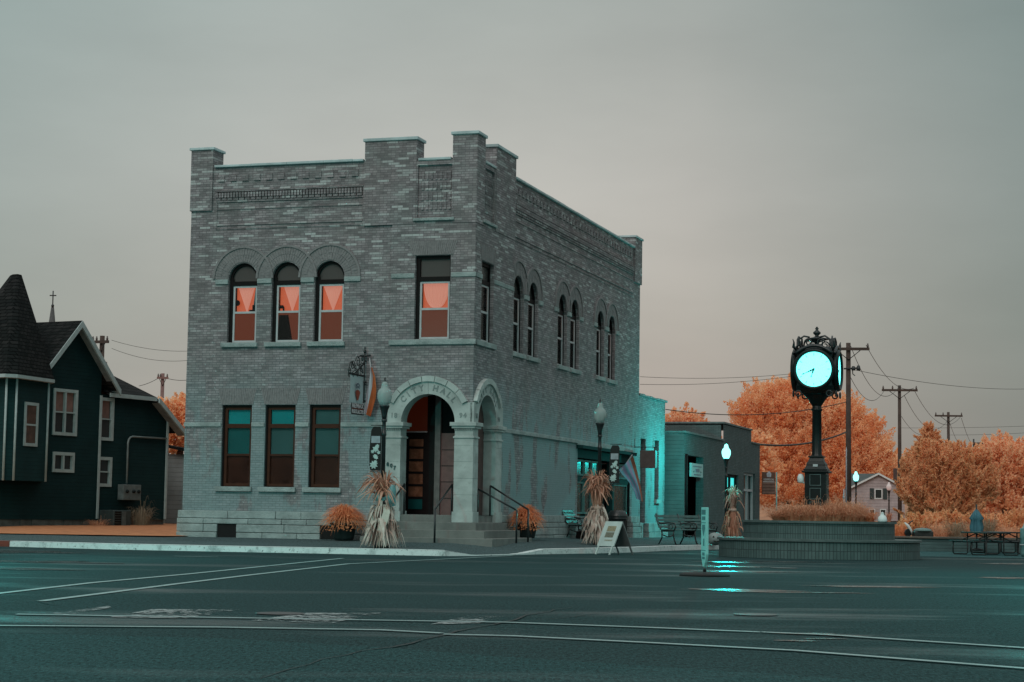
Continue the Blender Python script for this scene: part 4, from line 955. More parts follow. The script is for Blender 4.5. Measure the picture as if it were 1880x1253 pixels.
# ================================================================== street lamps
def emis_col(name, L):
    t = NT(name); t.base((.3, .4, .4)); t.b.inputs['Emission Color'].default_value = (.27 / L, 1, .93, 1); t.b.inputs['Emission Strength'].default_value = L; return t.m
def lit_globe(name):      # thin glowing glass: half lets the bulb's light through, half glows itself
    t = NT(name); e = t.n('ShaderNodeEmission'); e.inputs[0].default_value = (.30, 1, .93, 1); e.inputs[1].default_value = 2.6
    tr = t.n('ShaderNodeBsdfTransparent'); ms = t.n('ShaderNodeMixShader'); ms.inputs[0].default_value = .6; t.l(tr.outputs[0], ms.inputs[1]); t.l(e.outputs[0], ms.inputs[2]); t.l(ms.outputs[0], t.out.inputs[0]); return t.m
def bulb(L, power):
    d = bpy.data.lights.new('bulb', 'POINT'); d.energy = power; d.color = (.0008, 1, .93); d.shadow_soft_size = .09
    o = bpy.data.objects.new('bulb', d); COL.objects.link(o); o.parent = L; o.location = (0, 0, 3.55); return L
GL = lit_globe('lit_globe')
t = NT('frosted_globe'); t.base((.42, .50, .49)); t.rough(.25); t.b.inputs['Transmission Weight'].default_value = .45; t.b.inputs['IOR'].default_value = 1.15; t.spec(.4); OFFG = t.m
def lamp(loc, label, lit, group='street lamps of the town square', mat=None):
    L = thing('street_lamp', label, 'street lamp', loc, random.uniform(0, 6), group)
    mb = MB(); mb.lathe([(.17, 0), (.17, .12), (.13, .2), (.115, .62), (.085, .72), (.07, .8), (.05, 1.0)], 16); mb.build('base', iron, L)
    mb = MB(); mb.lathe([(.052, .98), (.047, 2.6), (.06, 2.62), (.06, 2.68), (.047, 2.7), (.045, 2.92), (.062, 2.95), (.062, 2.99), (.05, 3.0)], 12); mb.build('pole', iron, L)
    mb = MB(); mb.lathe([(.05, 3.0), (.06, 3.08), (.085, 3.2), (.11, 3.27), (.125, 3.3), (.12, 3.32)], 16); mb.build('globe_holder', iron, L)
    mb = MB(); mb.lathe([(.10, 3.32), (.15, 3.42), (.172, 3.52), (.17, 3.60), (.14, 3.68), (.095, 3.715), (.085, 3.76), (.075, 3.80), (.07, 3.84), (.03, 3.875)], 24); mb.build('globe', mat or (GL if lit else OFFG), L)
    mb = MB(); mb.lathe([(.03, 3.87), (.035, 3.89), (.018, 3.91), (.026, 3.94), (.002, 3.99)], 10); mb.build('finial', iron, L)
    return L
lamp((-2.95, 44.25, .13), 'unlit lamp with pale globe rising from corn stalks left of the arch', False)
lamp((2.42, 51.5, .14), 'unlit lamp with pale globe in front of the teal shop window', False)
bulb(lamp((7.74, 68.2, -.03), 'brightly lit cyan lamp in front of the dark shop', True), 1250).scale = (.93, .93, .93)
bulb(lamp((20.35, 112, -.15), 'lit cyan lamp against the tall utility pole', True), 600)
lamp((25.87, 130, -.4), 'faint distant lamp in front of the pale house', False, mat=emis_col('dim_globe', .14))
bulb(lamp((-11.0, 36.5, 0), 'lit cyan lamp standing at the road edge left of the view', True), 2200)
bulb(lamp((10.5, 33.5, 0), 'lit cyan lamp standing beside the plaza right of the view', True), 1800)

# banners strapped to the two nearest lamps: black board, blank grey panel, pale blotches
def banner(loc, rz, label):
    b = thing('pole_banner', label, 'banner', loc, rz, 'black banners strapped to lamp posts')
    mb = MB(); o_ = [(-.30, 0), (0, .0), (0, .95), (-.04, 1.02), (-.24, 1.02), (-.30, .93), (-.345, .45), (-.335, .12)]
    mb.prism([(x_ * .8, z_) for x_, z_ in o_], I3, -.012, .012); bo = mb.build('board', simple('banner_black', (.006, .008, .008), .5), b)
    mb = MB(); mb.prism(rect(-.235, -.03, .64, .80), I3, -.016, -.012); mb.build('blank_panel', simple('banner_grey', (.26, .30, .33), .6), b)
    mb = MB(); rr = random.Random(3)
    for cx_, cz_, r_ in ((-.09, .57, .05), (-.13, .50, .085), (-.20, .44, .05), (-.06, .42, .05), (-.14, .33, .06), (-.11, .30, .05), (-.17, .13, .105), (-.13, .2, .05)):
        q = rr.randint(5, 8); mb.prism([(cx_ + r_ * (1 if i % 2 else .6) * math.cos(i * math.pi / q), cz_ + r_ * (1 if i % 2 else .6) * math.sin(i * math.pi / q)) for i in range(2 * q)], I3, -.0165 - rr.uniform(0, .002), -.012)
    mb.build('pale_print', simple('banner_print', (.36, .48, .46), .6), b)
    mb = MB(); mb.tube([(-.25, 0, 1.05), (.06, 0, 1.05)], .012, 6); mb.tube([(-.25, 0, -.03), (.06, 0, -.03)], .012, 6); mb.build('bracket', iron, b)
    return b
banner((-3.0, 44.2, 1.93), R(8), 'black banner with pale flowers on the lamp post left of the arch')
banner((2.95, 51.4, 1.84), R(0), 'black banner with grey panel on the lamp post by shop window')

# ================================================================== corn shocks, pots
straw = leafmat('straw', (.34, .15, .10), (.58, .45, .38), .2, 3); palestraw = leafmat('pale_husk', (.36, .22, .17), (.66, .60, .54), .2, 3)
rustgrass = leafmat('rust_grass', (.60, .20, .08), (.92, .42, .22), .4, 2.5); corn_orange = leafmat('corn_orange', (.42, .17, .10), (.66, .40, .30), .3, 3)
def shock(loc, label, h=2.0, waist=.9, rb=.62, rt=.30, n1=230, n2=170, tie=True, mt=None, mb_=None, lean=0.0, group='corn shocks tied round lamp posts'):
    s_ = thing('corn_shock', label, 'corn shock', loc, 0, group)
    rr = random
    mb = MB()
    for i in range(n1):        # skirt: stalks from the waist down, husks breaking outwards on the way
        a = rr.uniform(0, 6.283); husk = rr.random() < .45; r0 = rr.uniform(.04, .13); re = rb * rr.uniform(.35, 1.0); zt = waist + rr.uniform(-.15, .12); ze = rr.uniform(0, .10)
        if husk: zt *= rr.uniform(.35, 1.0); r0 = rb * .55 * (1 - zt / waist) + .10; re = r0 + rr.uniform(.08, .26); ze = max(.02, zt - rr.uniform(.15, .5))
        da = rr.uniform(-.5, .5); hump = rr.uniform(.03, .14) if husk else 0; pts = []
        for k_ in range(6):
            f = k_ / 5; r_ = r0 + (re - r0) * (f ** .7 if husk else f ** 1.25); aa = a + da * f; pts.append((r_ * math.cos(aa), r_ * math.sin(aa), zt + (ze - zt) * (f ** 1.6 if husk else f) + hump * math.sin(f * 3.1) + .02 * math.sin(f * 9 + i)))
        w_ = rr.uniform(.03, .085) if husk else rr.uniform(.016, .045); mb.strip(pts, [w_ * .6, w_, w_ * 1.1, w_, w_ * .8, w_ * .2], (-math.sin(a) * .8 + rr.uniform(-.5, .5), math.cos(a) * .8 + rr.uniform(-.5, .5), rr.uniform(-.5, .5)))
    mb.build('stalk_skirt', mb_ or palestraw, s_, fix=False)
    mb = MB()
    for i in range(n2):        # top: leaves spraying up, many arching over and hanging
        a = rr.uniform(0, 6.283); r0 = rr.uniform(.02, .12); re = rt * rr.uniform(.25, 1.0); zt = waist + rr.uniform(-.1, .55) * (h - waist); ze = h * rr.uniform(.80, 1.05); arch_ = rr.random() < .6; dr_ = rr.uniform(.15, .55) if arch_ else 0; ext = rr.uniform(.1, .3) if arch_ else 0; da = rr.uniform(-.6, .6); pts = []
        for k_ in range(7):
            f = k_ / 6; r_ = r0 + (re - r0) * f + ext * f ** 2; aa = a + da * f * f; pts.append((r_ * math.cos(aa) + lean * f, r_ * math.sin(aa), zt + (ze - zt) * math.sin(min(1, f * 1.2) * 1.57) - dr_ * f ** 3))
        w_ = rr.uniform(.018, .06); mb.strip(pts, [w_ * .5, w_, w_ * 1.1, w_, w_ * .9, w_ * .6, w_ * .15], (-math.sin(a) * .8 + rr.uniform(-.6, .6), math.cos(a) * .8 + rr.uniform(-.6, .6), rr.uniform(-.5, .5)))
    mb.build('leafy_top', mt or corn_orange, s_, fix=False)
    if tie: mb = MB(); mb.lathe([(.13, waist - .05), (.145, waist), (.13, waist + .05)], 14); mb.build('tie', straw, s_)
    return s_
sk1 = shock((-2.93, 44.28, .13), 'pale corn shock with teal bow round the lamp left of the steps', 1.72, 1.12, .56, .42, 260, 190, lean=-.1)
mb = MB()
for sx_, w_, h_ in ((-1, .16, .17), (1, .22, .42)):
    pts = []; vs = []; nu, nv_ = 10, 6
    for i in range(nu + 1):
        for j in range(nv_ + 1):
            f = i / nu; q = j / nv_ - .5; ww = math.sin(min(1, f * 1.3) * math.pi * .62)
            vs.append((sx_ * (f * w_ * 1.25) + .02, -.15 - .10 * math.sin(f * 3.1) * math.cos(q * 3), 1.14 + q * h_ * ww + .05 * f + (.13 if sx_ > 0 else .03) * f * (q + .5)))
    mb.add(vs, [(i * (nv_ + 1) + j, (i + 1) * (nv_ + 1) + j, (i + 1) * (nv_ + 1) + j + 1, i * (nv_ + 1) + j + 1) for i in range(nu) for j in range(nv_)], smooth=True)
mb.lathe([(.03, -.06), (.06, 0), (.03, .06)], 10, Matrix.Translation((.02, -.17, 1.13)))
bow = mb.build('bow', simple('teal_ribbon', (.10, .25, .26), .4, .2), sk1)
mb = MB(); mb.box(-.01, .09, -.215, -.16, 1.03, 1.16); mb.build('bow_knot', iron, sk1, bevel=.02)
mb = MB(); mb.strip([(.05, -.17, 1.05), (.10, -.30, .85), (.04, -.36, .6), (-.02, -.40, .42)], [.10, .16, .17, .14], (1, .1, 0)); mb.build('ribbon_tail', simple('pale_ribbon', (.42, .42, .36), .5, .15), sk1)
shock((2.36, 51.45, .14), 'bushy two tiered corn shock in front of the teal shop window', 1.98, 1.02, .50, .34, 300, 260)
shock((7.86, 67.2, .12), 'wispy corn shock under the brightly lit cyan lamp', 1.9, 1.1, .32, .20, 150, 120, mb_=corn_orange, mt=straw)
shock((25.87, 129.9, -.3), 'small distant corn shock under the faint lamp', 1.75, .9, .5, .45, 60, 60, tie=False)
shock((20.5, 111.8, -.1), 'small pale corn shock under the lit lamp by the pole', 1.75, .9, .5, .45, 60, 60, tie=False)

def pot(loc, label, r=.33, hgt=.42, spread=.62, n=900):
    p = thing('grass_pot', label, 'planter', loc, 0, 'pots of orange grass beside the steps')
    mb = MB(); mb.lathe([(r * .72, 0), (r * .80, .06), (r, hgt - .04), (r * 1.08, hgt - .03), (r * 1.08, hgt + .02), (r * .95, hgt + .02), (r * .9, hgt - .06), (.001, hgt - .06)], 24); mb.build('pot', simple('black_pot', (.012, .02, .02), .45), p)
    mb = MB()
    for i in range(n):
        a = random.uniform(0, 6.283); re = spread * math.sqrt(random.uniform(.02, 1)); top = .50 * math.sqrt(max(0, 1.05 - (re / spread) ** 2)) + random.uniform(-.05, .05); pts = []
        droop = random.uniform(.1, .45) * (re / spread)
        for k_ in range(6):
            f = k_ / 5; r_ = .12 * re + re * (f ** 1.1) * .95; zz = hgt + top * math.sin(min(1, f * 1.25) * math.pi / 2) - droop * f ** 3
            pts.append((r_ * math.cos(a), r_ * math.sin(a), zz))
        w_ = random.uniform(.006, .016); mb.strip(pts, [w_, w_, w_, w_ * .9, w_ * .7, w_ * .2], (-math.sin(a), math.cos(a), random.uniform(-.5, .5)))
    mb.build('grass_tuft', rustgrass, p, fix=False)
    mb = MB()
    for i in range(160):
        a = random.uniform(-2.9, -.2); re = r * random.uniform(.8, 1.5); z0 = hgt + random.uniform(-.18, .22); c_ = Vector((re * math.cos(a), re * math.sin(a), z0)); s_ = random.uniform(.02, .045)
        u_ = Vector((random.uniform(-1, 1), random.uniform(-1, 1), random.uniform(-1, 1))).normalized() * s_; v_ = u_.orthogonal().normalized() * s_ * .8
        mb.add([c_ - u_, c_ - v_, c_ + u_, c_ + v_], [(0, 1, 2, 3)])
    mb.build('trailing_leaves', rustgrass, p, fix=False)
    return p
pot((-4.22, 48.75, .245), 'black pot of rust orange grass left of the front steps', spread=.70)
pot(HB(.55, 3.05, .33), 'black pot of rust orange grass right of the side steps', .30, .40, .58)

# ================================================================== bracket sign, banner and flag on the hall
def onhall(x, y, z): return HB(x, y, z)
br = thing('wrought_bracket', 'black wrought iron scroll bracket fixed to the brick wall above the banner', 'bracket', onhall(-2.97, .0, 3.78), -YAW)
mb = MB(); mb.tube([(0, -.06, 0), (0, -.06, 1.32)], .022, 8); mb.lathe([(.02, 1.30), (.045, 1.36), (.015, 1.40), (.03, 1.44), (.002, 1.48)], 8, cy=-.06); mb.tube([(-.14, -.06, 1.24), (.16, -.06, 1.24)], .03, 6)
for z_ in (.06, .5, 1.1): mb.tube([(0, -.06, z_), (0, .06, z_)], .018, 6)
mb.tube([(-.02, -.06, .55), (.06, -.06, .55)], .03, 6); mb.build('wall_pole', iron, br)
mb = MB()
mb.tube([(0, -.06, 1.05), (0, -.40, .88), (0, -.75, .72), (0, -1.1, .72)], .018, 6); mb.tube([(0, -.06, .71), (0, -1.12, .71)], .018, 6)
def scroll(cy, cz, r, t0, turns, rr=.012):
    mb.tube([(0, cy + r * (1 - .75 * k_ / 22) * math.cos(t0 + turns * 6.283 * k_ / 22), cz + r * (1 - .75 * k_ / 22) * math.sin(t0 + turns * 6.283 * k_ / 22)) for k_ in range(23)], rr, 5)
for cy, cz, r, t0, tn in ((-.28, .72, .13, 0, 1.4), (-.55, .68, .11, 2, -1.4), (-.82, .64, .09, 1, 1.3), (-.20, 1.08, .14, 4, 1.2), (-.52, .98, .17, 3, -1.3), (-.86, .86, .15, 0, 1.3), (-1.08, .70, .10, 2, -1.2), (-.35, .86, .10, 5, 1.4), (-.70, .82, .09, 4, 1.3)): scroll(cy, cz + .06, r * .92, t0, tn)
mb.tube([(0, -1.1, .6), (0, -1.16, .78), (0, -1.05, .98), (0, -.9, 1.02), (0, -.85, .92)], .016, 5); mb.tube([(0, -.52, 1.15), (0, -.34, 1.22), (0, -.2, 1.18)], .014, 5)
mb.build('scrollwork', iron, br)
sg = thing('hanging_banner', 'pale vertical banner with red balloon and RE/MAX RESULTS lettering under the bracket', 'banner', onhall(-2.97, .0, 3.78), -YAW)
PBn = lambda u, d, z: (d, -.16 - u, z)     # banner hangs square to the wall; u runs outwards, drawn as seen from the left
BW = .86
bm_ = MB(); vs = []
for i in range(13):
    for j in range(9): vs.append((.025 * math.sin(j * .9 + i * .3) * (i / 12), -.16 - BW * j / 8, .68 - i * .72 / 12))
bm_.add(vs, [(i * 9 + j, i * 9 + j + 1, (i + 1) * 9 + j + 1, (i + 1) * 9 + j) for i in range(12) for j in range(8)], smooth=True); bmo = bm_.build('cloth', simple('banner_cloth', (.42, .50, .52), .7, .12, 2), sg)
# printed panels lie just in front of the visible (right-facing) side
PF = lambda u, d, z: (.045 - d, -.16 - BW + u, z)
mb = MB(); mb.prism(rect(.0, BW, -.33, -.04), PF, -.002, .004); mb.build('lower_panel', simple('banner_black', (.006, .008, .008), .5), sg)
mb = MB(); mb.prism(rect(.04, BW - .04, -.185, -.172), PF, -.006, -.002); mb.build('red_rule', simple('banner_red', (.26, .05, .03), .6), sg)
mb = MB()
for s_, z_, sz in (('RE/MAX', -.11, .15), ('RESULTS', -.255, .13)):
    vs, fs = text_mesh(s_, sz, .002, .006); wv = max(v_.x for v_ in vs) - min(v_.x for v_ in vs); k_ = .78 / wv; mb.mark()
    mb.add([PF(BW / 2 + v_.x * k_, -.006 - v_.z, z_ + v_.y) for v_ in vs], fs)
mb.build('lettering', simple('banner_white', (.55, .52, .54), .6), sg)
mb = MB(); cu, cz = BW * .5, .24
mb.prism([(cu + .15 * math.cos(R(a)), cz + .07 * math.sin(R(a))) for a in range(-20, 201, 20)] + [(cu - .03, cz - .20), (cu + .03, cz - .20)], PF, -.002, .004); mb.build('balloon_print', simple('banner_red', (.26, .05, .03), .6), sg)
mb = MB(); mb.prism(arc(cu, cz + .08, .17, 30, 150, 8) + arc(cu, cz + .08, .13, 150, 30, 8), PF, -.002, .004); mb.prism(arc(cu, cz + .01, .16, 45, 135, 6) + arc(cu, cz + .01, .125, 135, 45, 6), PF, -.003, .004); mb.build('balloon_stripe', simple('banner_slate', (.10, .13, .17), .6), sg)
mb = MB(); mb.tube([(0, -.14, .69), (0, -1.08, .69)], .014, 6); mb.build('hanger', iron, sg)
def flag(name, label, loc, rz, rows, mats, n_=8, pole=None):
    f = thing(name, label, 'flag', loc, rz)
    for (u0, u1, mt, nm) in mats:
        mb = MB(); vs = []
        for r_ in rows:
            L_, Rr = Vector(r_[0]), Vector(r_[1])
            for j in range(n_ + 1):
                q = (u0 + (u1 - u0) * j / n_); p = L_.lerp(Rr, q); vs.append((p.x, p.y + .05 * math.sin(q * 9 + p.z * 3), p.z))
        m_ = len(rows); mb.add(vs, [(i * (n_ + 1) + j, i * (n_ + 1) + j + 1, (i + 1) * (n_ + 1) + j + 1, (i + 1) * (n_ + 1) + j) for i in range(m_ - 1) for j in range(n_)], smooth=True); mb.build(nm, mt, f)
    if pole: mb = MB(); mb.tube(pole, .014, 6); mb.build('staff', dim_white, f)
    return f
fo_ = simple('flag_orange', (.40, .10, .03), .75, .2, 3); fw_ = simple('flag_pale', (.42, .43, .47), .75, .15, 3)
flag('drooping_flag', 'orange edged pale flag drooping beside the hanging banner', onhall(-2.84, -.16, 3.4), -YAW, [((.08, 0, 1.30), (.12, 0, 1.30)), ((.07, 0, 1.1), (.22, 0, 1.05)), ((.02, 0, .85), (.27, 0, .75)), ((-.04, 0, .6), (.26, 0, .5)), ((-.06, 0, .35), (.18, 0, .25)), ((-.08, 0, .12), (.10, 0, .02))],
     [(0, .45, fw_, 'pale_field'), (.45, 1, fo_, 'orange_band')], pole=[(.0, .12, 1.55), (.09, 0, 1.2)])
# hanging box sign and flag by the shop
hb_ = thing('box_sign', 'plain brown square box sign hanging over the annex doorway', 'sign', HB(.45, 17.9, 2.6), -YAW)
mb = MB(); mb.box(-.27, .27, -.32, -.02, .0, .60); mb.build('box', simple('brown_sign_face', (.12, .09, .085), .6, .15), hb_, bevel=.01)
mb = MB(); mb.tube([(-.62, -.17, .72), (.3, -.17, .72)], .015, 6); mb.tube([(-.2, -.17, .6), (-.2, -.17, .73)], .01, 6); mb.tube([(.2, -.17, .6), (.2, -.17, .73)], .01, 6); mb.tube([(-.5, -.17, .7), (-.5, -.17, 1.0)], .015, 6); mb.build('hanger', iron, hb_)
fb_ = simple('flag_blue', (.13, .36, .44), .7, .2, 3); fm_ = simple('flag_mauve', (.26, .27, .40), .7, .2, 3); fr2 = simple('flag_rust', (.26, .10, .06), .7, .2, 3)
sfl = flag('striped_flag', 'faded blue and mauve striped flag on a slanted white staff', at(1141, 868, 61.0), 0, [((-.10, 0, .10), (.45, -.0, .62)), ((.02, 0, -.06), (.56, 0, .25)), ((.14, 0, -.18), (.66, 0, -.12)), ((.30, 0, -.36), (.76, 0, -.52)), ((.46, 0, -.62), (.82, 0, -.86)), ((.58, 0, -.95), (.84, 0, -1.08))],
     [(0, .17, fb_, 'blue_stripe'), (.17, .34, fm_, 'mauve_stripe'), (.34, .51, fb_, 'blue_stripe'), (.51, .68, fm_, 'mauve_stripe'), (.68, .80, fb_, 'blue_stripe'), (.80, 1, fr2, 'rust_field')], pole=[(-.50, .1, -.62), (.42, 0, .68)])

# ================================================================== sidewalk furniture
def bench(loc, rz, label, grp='slatted benches along the sidewalk'):
    b = thing('park_bench', label, 'bench', loc, rz, grp); wood = simple('bench_slat', (.055, .12, .115), .5, .2, 8)
    mb = MB()
    for k_ in range(5): mb.box(-.6, .6, -.24 + k_ * .1, -.16 + k_ * .1, .42, .45)
    mb.build('seat', wood, b, bevel=.006)
    mb = MB()
    for k_ in range(4):
        M_ = Matrix.Translation((0, .29 + .045 * k_, .52 + .1 * k_)) @ Matrix.Rotation(R(-16), 4, 'X'); mb.box(-.6, .6, -.012, .012, -.04, .04, M_)
    mb.build('backrest', wood, b, bevel=.006)
    for sx_ in (-.52, .52):
        mb = MB(); mb.tube([(sx_, -.30, 0), (sx_, -.24, .12), (sx_, -.20, .30), (sx_, -.22, .40), (sx_, .22, .40), (sx_, .34, .55), (sx_, .45, .90)], .022, 6)
        mb.tube([(sx_, .22, .40), (sx_, .22, .2), (sx_, .34, .0)], .022, 6); mb.tube([(sx_, -.22, .40), (sx_, -.28, .52), (sx_, -.24, .62), (sx_, 0, .64), (sx_, .28, .60), (sx_, .36, .66)], .02, 6)
        mb.tube([(sx_, -.1 + .07 * math.cos(a), .52 + .07 * math.sin(a)) for a in np.linspace(0, 7.5, 16)], .012, 5); mb.tube([(sx_, -.2, .28), (sx_, 0, .22), (sx_, .2, .28)], .016, 5)
        mb.build('end_frame', iron, b)
    return b
bn = bench((2.15, 57.2, .25), R(72), 'teal lit slatted bench against the hall wall beside the corn shock')
dup(bn, (5.0, 56.3, .145), R(48), 'left of the two slatted benches in front of the dark shop')
dup(bn, (5.75, 57.6, .145), R(48), 'right of the two slatted benches, half behind the street sign')
bx = thing('wooden_crate', 'small dark box under the bench against the hall wall', 'box', (2.2, 57.0, .25), R(72)); mb = MB(); mb.box(-.2, .2, -.15, .15, .02, .2); mb.box(-.22, .22, -.17, .17, .2, .24); mb.build('crate', darkframe, bx, bevel=.01)
tr_b = thing('trash_can', 'round black lidded trash can behind the folding sign', 'trash can', (3.12, 55.0, .17), 0)
mb = MB(); mb.lathe([(.24, 0), (.26, .03), (.27, .68), (.30, .70), (.30, .74)], 24); mb.build('bin', iron, tr_b)
mb = MB(); mb.lathe([(.30, .74), (.29, .80), (.24, .9), (.2, .94), (.001, .95)], 24); mb.build('lid', iron, tr_b)
mb = MB()
for k_ in range(20):
    a = k_ * .314; mb.box(.268, .285, -.02, .02, .06, .66, Matrix.Rotation(a, 4, 'Z'))
mb.build('slat', iron, tr_b)
# folding sign
af = thing('folding_sign', 'pale folding A shaped board standing in the road by the kerb', 'sandwich board', (2.62, 47.5, 0), R(40))
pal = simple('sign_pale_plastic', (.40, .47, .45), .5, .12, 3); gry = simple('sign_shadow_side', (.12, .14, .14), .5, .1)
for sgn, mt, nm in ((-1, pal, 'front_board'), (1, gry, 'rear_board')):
    M_ = Matrix.Translation((0, 0, .82)) @ Matrix.Rotation(R(26) * -sgn, 4, 'Y')
    # board hangs from the top hinge; boards lean left and right of the hinge, faces turned to the sides
    mb = MB(); mb.box(-.015, .015, -.30, .30, -.68, .0, M_); mb.mark() if False else None
    for y_ in (-.27, .225): mb.box(-.012, .012, y_, y_ + .045, -.905, -.68, M_)
    o_ = mb.build(nm, mt, af)
    if sgn < 0:
        for z0, z1, y0, y1, c_ in ((-.28, -.13, -.16, .14, (.23, .20, .13)), (-.44, -.30, -.16, .14, (.13, .13, .10)), (-.54, -.50, -.18, .1, (.25, .25, .2))):
            k = MB(); k.box(-.02, -.015, y0, y1, z0, z1, M_); k.build('poster', simple('poster_%d' % int(-z0 * 100), c_, .6, .35, 30), o_)
# in-street crossing sign, turned nearly edge on
iss = thing('crossing_sign', 'upright teal lit crosswalk paddle on a flat black rubber base in the road', 'street sign', (3.27, 31.9, 0), R(-80))
mb = MB(); mb.lathe([(.42, 0), (.42, .03), (.36, .055), (.08, .07), (.001, .07)], 28); mb.build('base', simple('black_rubber', (.012, .013, .013), .7), iss)
mb = MB(); mb.tube([(0, 0, .06), (0, 0, .16)], .03, 8); mb.build('spring_joint', iron, iss)
signt = simple('sign_face_teal', (.22, .66, .62), .4, .06)
mb = MB(); mb.prism([(-.10, .24), (-.03, .14), (.03, .14), (.10, .24), (.15, .36), (.15, 1.14), (-.15, 1.14), (-.15, .36)], I3, -.022, .022); po = mb.build('paddle', signt, iss, bevel=.006)
mb = MB()
for rc in ((-.12, .12, 1.02, 1.10), (-.10, .10, .93, .99), (-.13, .13, .88, .89), (-.08, .08, .80, .85), (-.13, .13, .42, .43), (-.07, .07, .34, .39), (-.08, .08, .28, .32)): mb.prism(rect(*rc), I3, -.025, -.022)
mb.prism([(-.1, .80), (.1, .80), (0, .66)], I3, -.025, -.0225); mb.prism(rect(-.02, .05, .5, .62), I3, -.025, -.0225); mb.build('sign_marks', simple('sign_mark_dark', (.05, .20, .21), .5), po)

# ================================================================== planter with the street clock
CX, CY = 7.78, 48.0
pl = thing('round_planter', 'two tier round planter wall of dark upright bricks in the square', 'planter', (CX, CY, 0), -YAW)
t = NT('soldier_brick'); o_ = t.n('ShaderNodeTexCoord'); sx = t.n('ShaderNodeSeparateXYZ'); t.l(o_.outputs['Object'], sx.inputs[0])
ang = t.math('ARCTAN2', sx.outputs[1], sx.outputs[0]); cv = t.n('ShaderNodeCombineXYZ'); t.l(t.math('MULTIPLY', ang, 2.3), cv.inputs[0]); t.l(sx.outputs[2], cv.inputs[1])
bt = t.n('ShaderNodeTexBrick'); t.l(cv.outputs[0], bt.inputs['Vector']); bt.offset = 0; bt.inputs['Scale'].default_value = 1; bt.inputs['Brick Width'].default_value = .078; bt.inputs['Row Height'].default_value = .2; bt.inputs['Mortar Size'].default_value = .006
bt.inputs['Color1'].default_value = (.045, .075, .073, 1); bt.inputs['Color2'].default_value = (.065, .10, .098, 1); bt.inputs['Mortar'].default_value = (.012, .018, .018, 1)
t.base(t.mix(.5, bt.outputs['Color'], t.mix(t.noise(4, 5), (.5, .5, .5), (1.5, 1.5, 1.5)), 'MULTIPLY')); t.rough(.7); t.bump(t.math('MULTIPLY', bt.outputs['Fac'], -1), .6, .01); sold = t.m
capm = simple('planter_cap', (.07, .095, .092), .6, .25, 5, .4)
def ring(name, r, z0, z1, mat, ri): mb = MB(); mb.lathe([(ri, z0), (r, z0), (r, z1), (ri, z1), (ri, z0)], 96, smooth=True); o = mb.build(name, mat, pl); return o
def hardring(name, r, z0, z1, mat, ri):
    o = ring(name, r, z0, z1, mat, ri); e = o.modifiers.new('edge', 'EDGE_SPLIT'); e.split_angle = R(40); return o
hardring('lower_wall', 2.49, -.02, .42, sold, 1.6); hardring('lower_cap', 2.54, .42, .475, capm, 1.6)
hardring('upper_wall', 1.88, .475, .86, sold, 1.5); hardring('upper_cap', 1.93, .86, .915, capm, 1.5)
mb = MB(); mb.lathe([(1.52, .84), (.8, .95), (.001, 1.0)], 40); mb.build('soil', soil, pl)
tang = leafmat('tawny_grass', (.50, .21, .11), (.86, .50, .33), .45, 2.5)
def tuft(loc, label, n=420, h=.62, r=.6, mat=None, grp='ornamental grass clumps in the round planter'):
    g_ = MB()
    for i in range(n):
        a = random.uniform(0, 6.283); r0 = r * .55 * math.sqrt(random.random()); re = r * random.uniform(.1, .75); hh_ = h * random.uniform(.30, 1.0) * (1.55 if random.random() < .08 else 1); dr_ = random.uniform(.2, .9) * hh_ * .7; pts = []
        for k_ in range(6):
            f = k_ / 5; r_ = r0 + re * f ** 1.4; pts.append((r_ * math.cos(a), r_ * math.sin(a), hh_ * math.sin(f * 1.9) / math.sin(1.57) * .95 - dr_ * f ** 3 * .5))
        w_ = random.uniform(.006, .014); g_.strip(pts, [w_, w_, w_, w_, w_ * .7, w_ * .2], (-math.sin(a), math.cos(a), random.uniform(-.4, .4)))
    o = g_.build('grass_clump', mat or tang, None, fix=False); o.location = loc; return tag(o, label, 'grass clump', grp)
tl = ['tawny grass clump at the left end of the planter', 'tall tawny grass clump left of the clock base', 'dense tawny grass clump just left of the clock base', 'tawny grass clump hiding the foot of the clock', 'tawny grass clump right of the clock base', 'loose tawny grass clump toward the right end of the planter', 'small rust clump at the right end of the planter']
for i, (dx, dy, hh_, rr_) in enumerate(((-1.0, -.6, .30, .45), (-.68, -.75, .46, .62), (-.28, -.95, .50, .65), (.14, -.95, .48, .6), (.5, -.75, .58, .7), (.78, -.5, .46, .6), (1.15, -.35, .30, .38))):
    tuft((CX + dx, CY + dy, .90), tl[i], 800 if i < 6 else 400, hh_, rr_, rustgrass if i == 6 else None)
jug = thing('white_jug', 'small white bottle shaped ornament on the right rim of the planter', 'ornament', (CX + 1.36, CY - 1.25, .915)); mb = MB(); mb.lathe([(.10, 0), (.12, .03), (.10, .12), (.05, .17), (.04, .20), (.05, .22), (.001, .24)], 14); mb.build('body', whitepaint, jug)
mb = MB(); mb.lathe([(.035, .20), (.05, .215), (.001, .25)], 10); mb.build('stopper', dim_white, jug)
pk = thing('pale_pumpkin', 'pale carved pumpkin lantern on the ground left of the planter', 'pumpkin', (6.15, 56.9, .13)); mb = MB()
vs = []; nu, nv_ = 24, 10
for j in range(nv_ + 1):
    ph = math.pi * j / nv_
    for i in range(nu): a = 6.283 * i / nu; r_ = .24 * math.sin(ph) * (1 + .07 * abs(math.cos(a * 4))); vs.append((r_ * math.cos(a), r_ * math.sin(a), .19 - .19 * math.cos(ph)))
mb.add(vs, [(j * nu + i, j * nu + (i + 1) % nu, (j + 1) * nu + (i + 1) % nu, (j + 1) * nu + i) for j in range(nv_) for i in range(nu)], smooth=True); mb.build('shell', simple('pale_pumpkin_skin', (.20, .25, .245), .5), pk)
mb = MB()
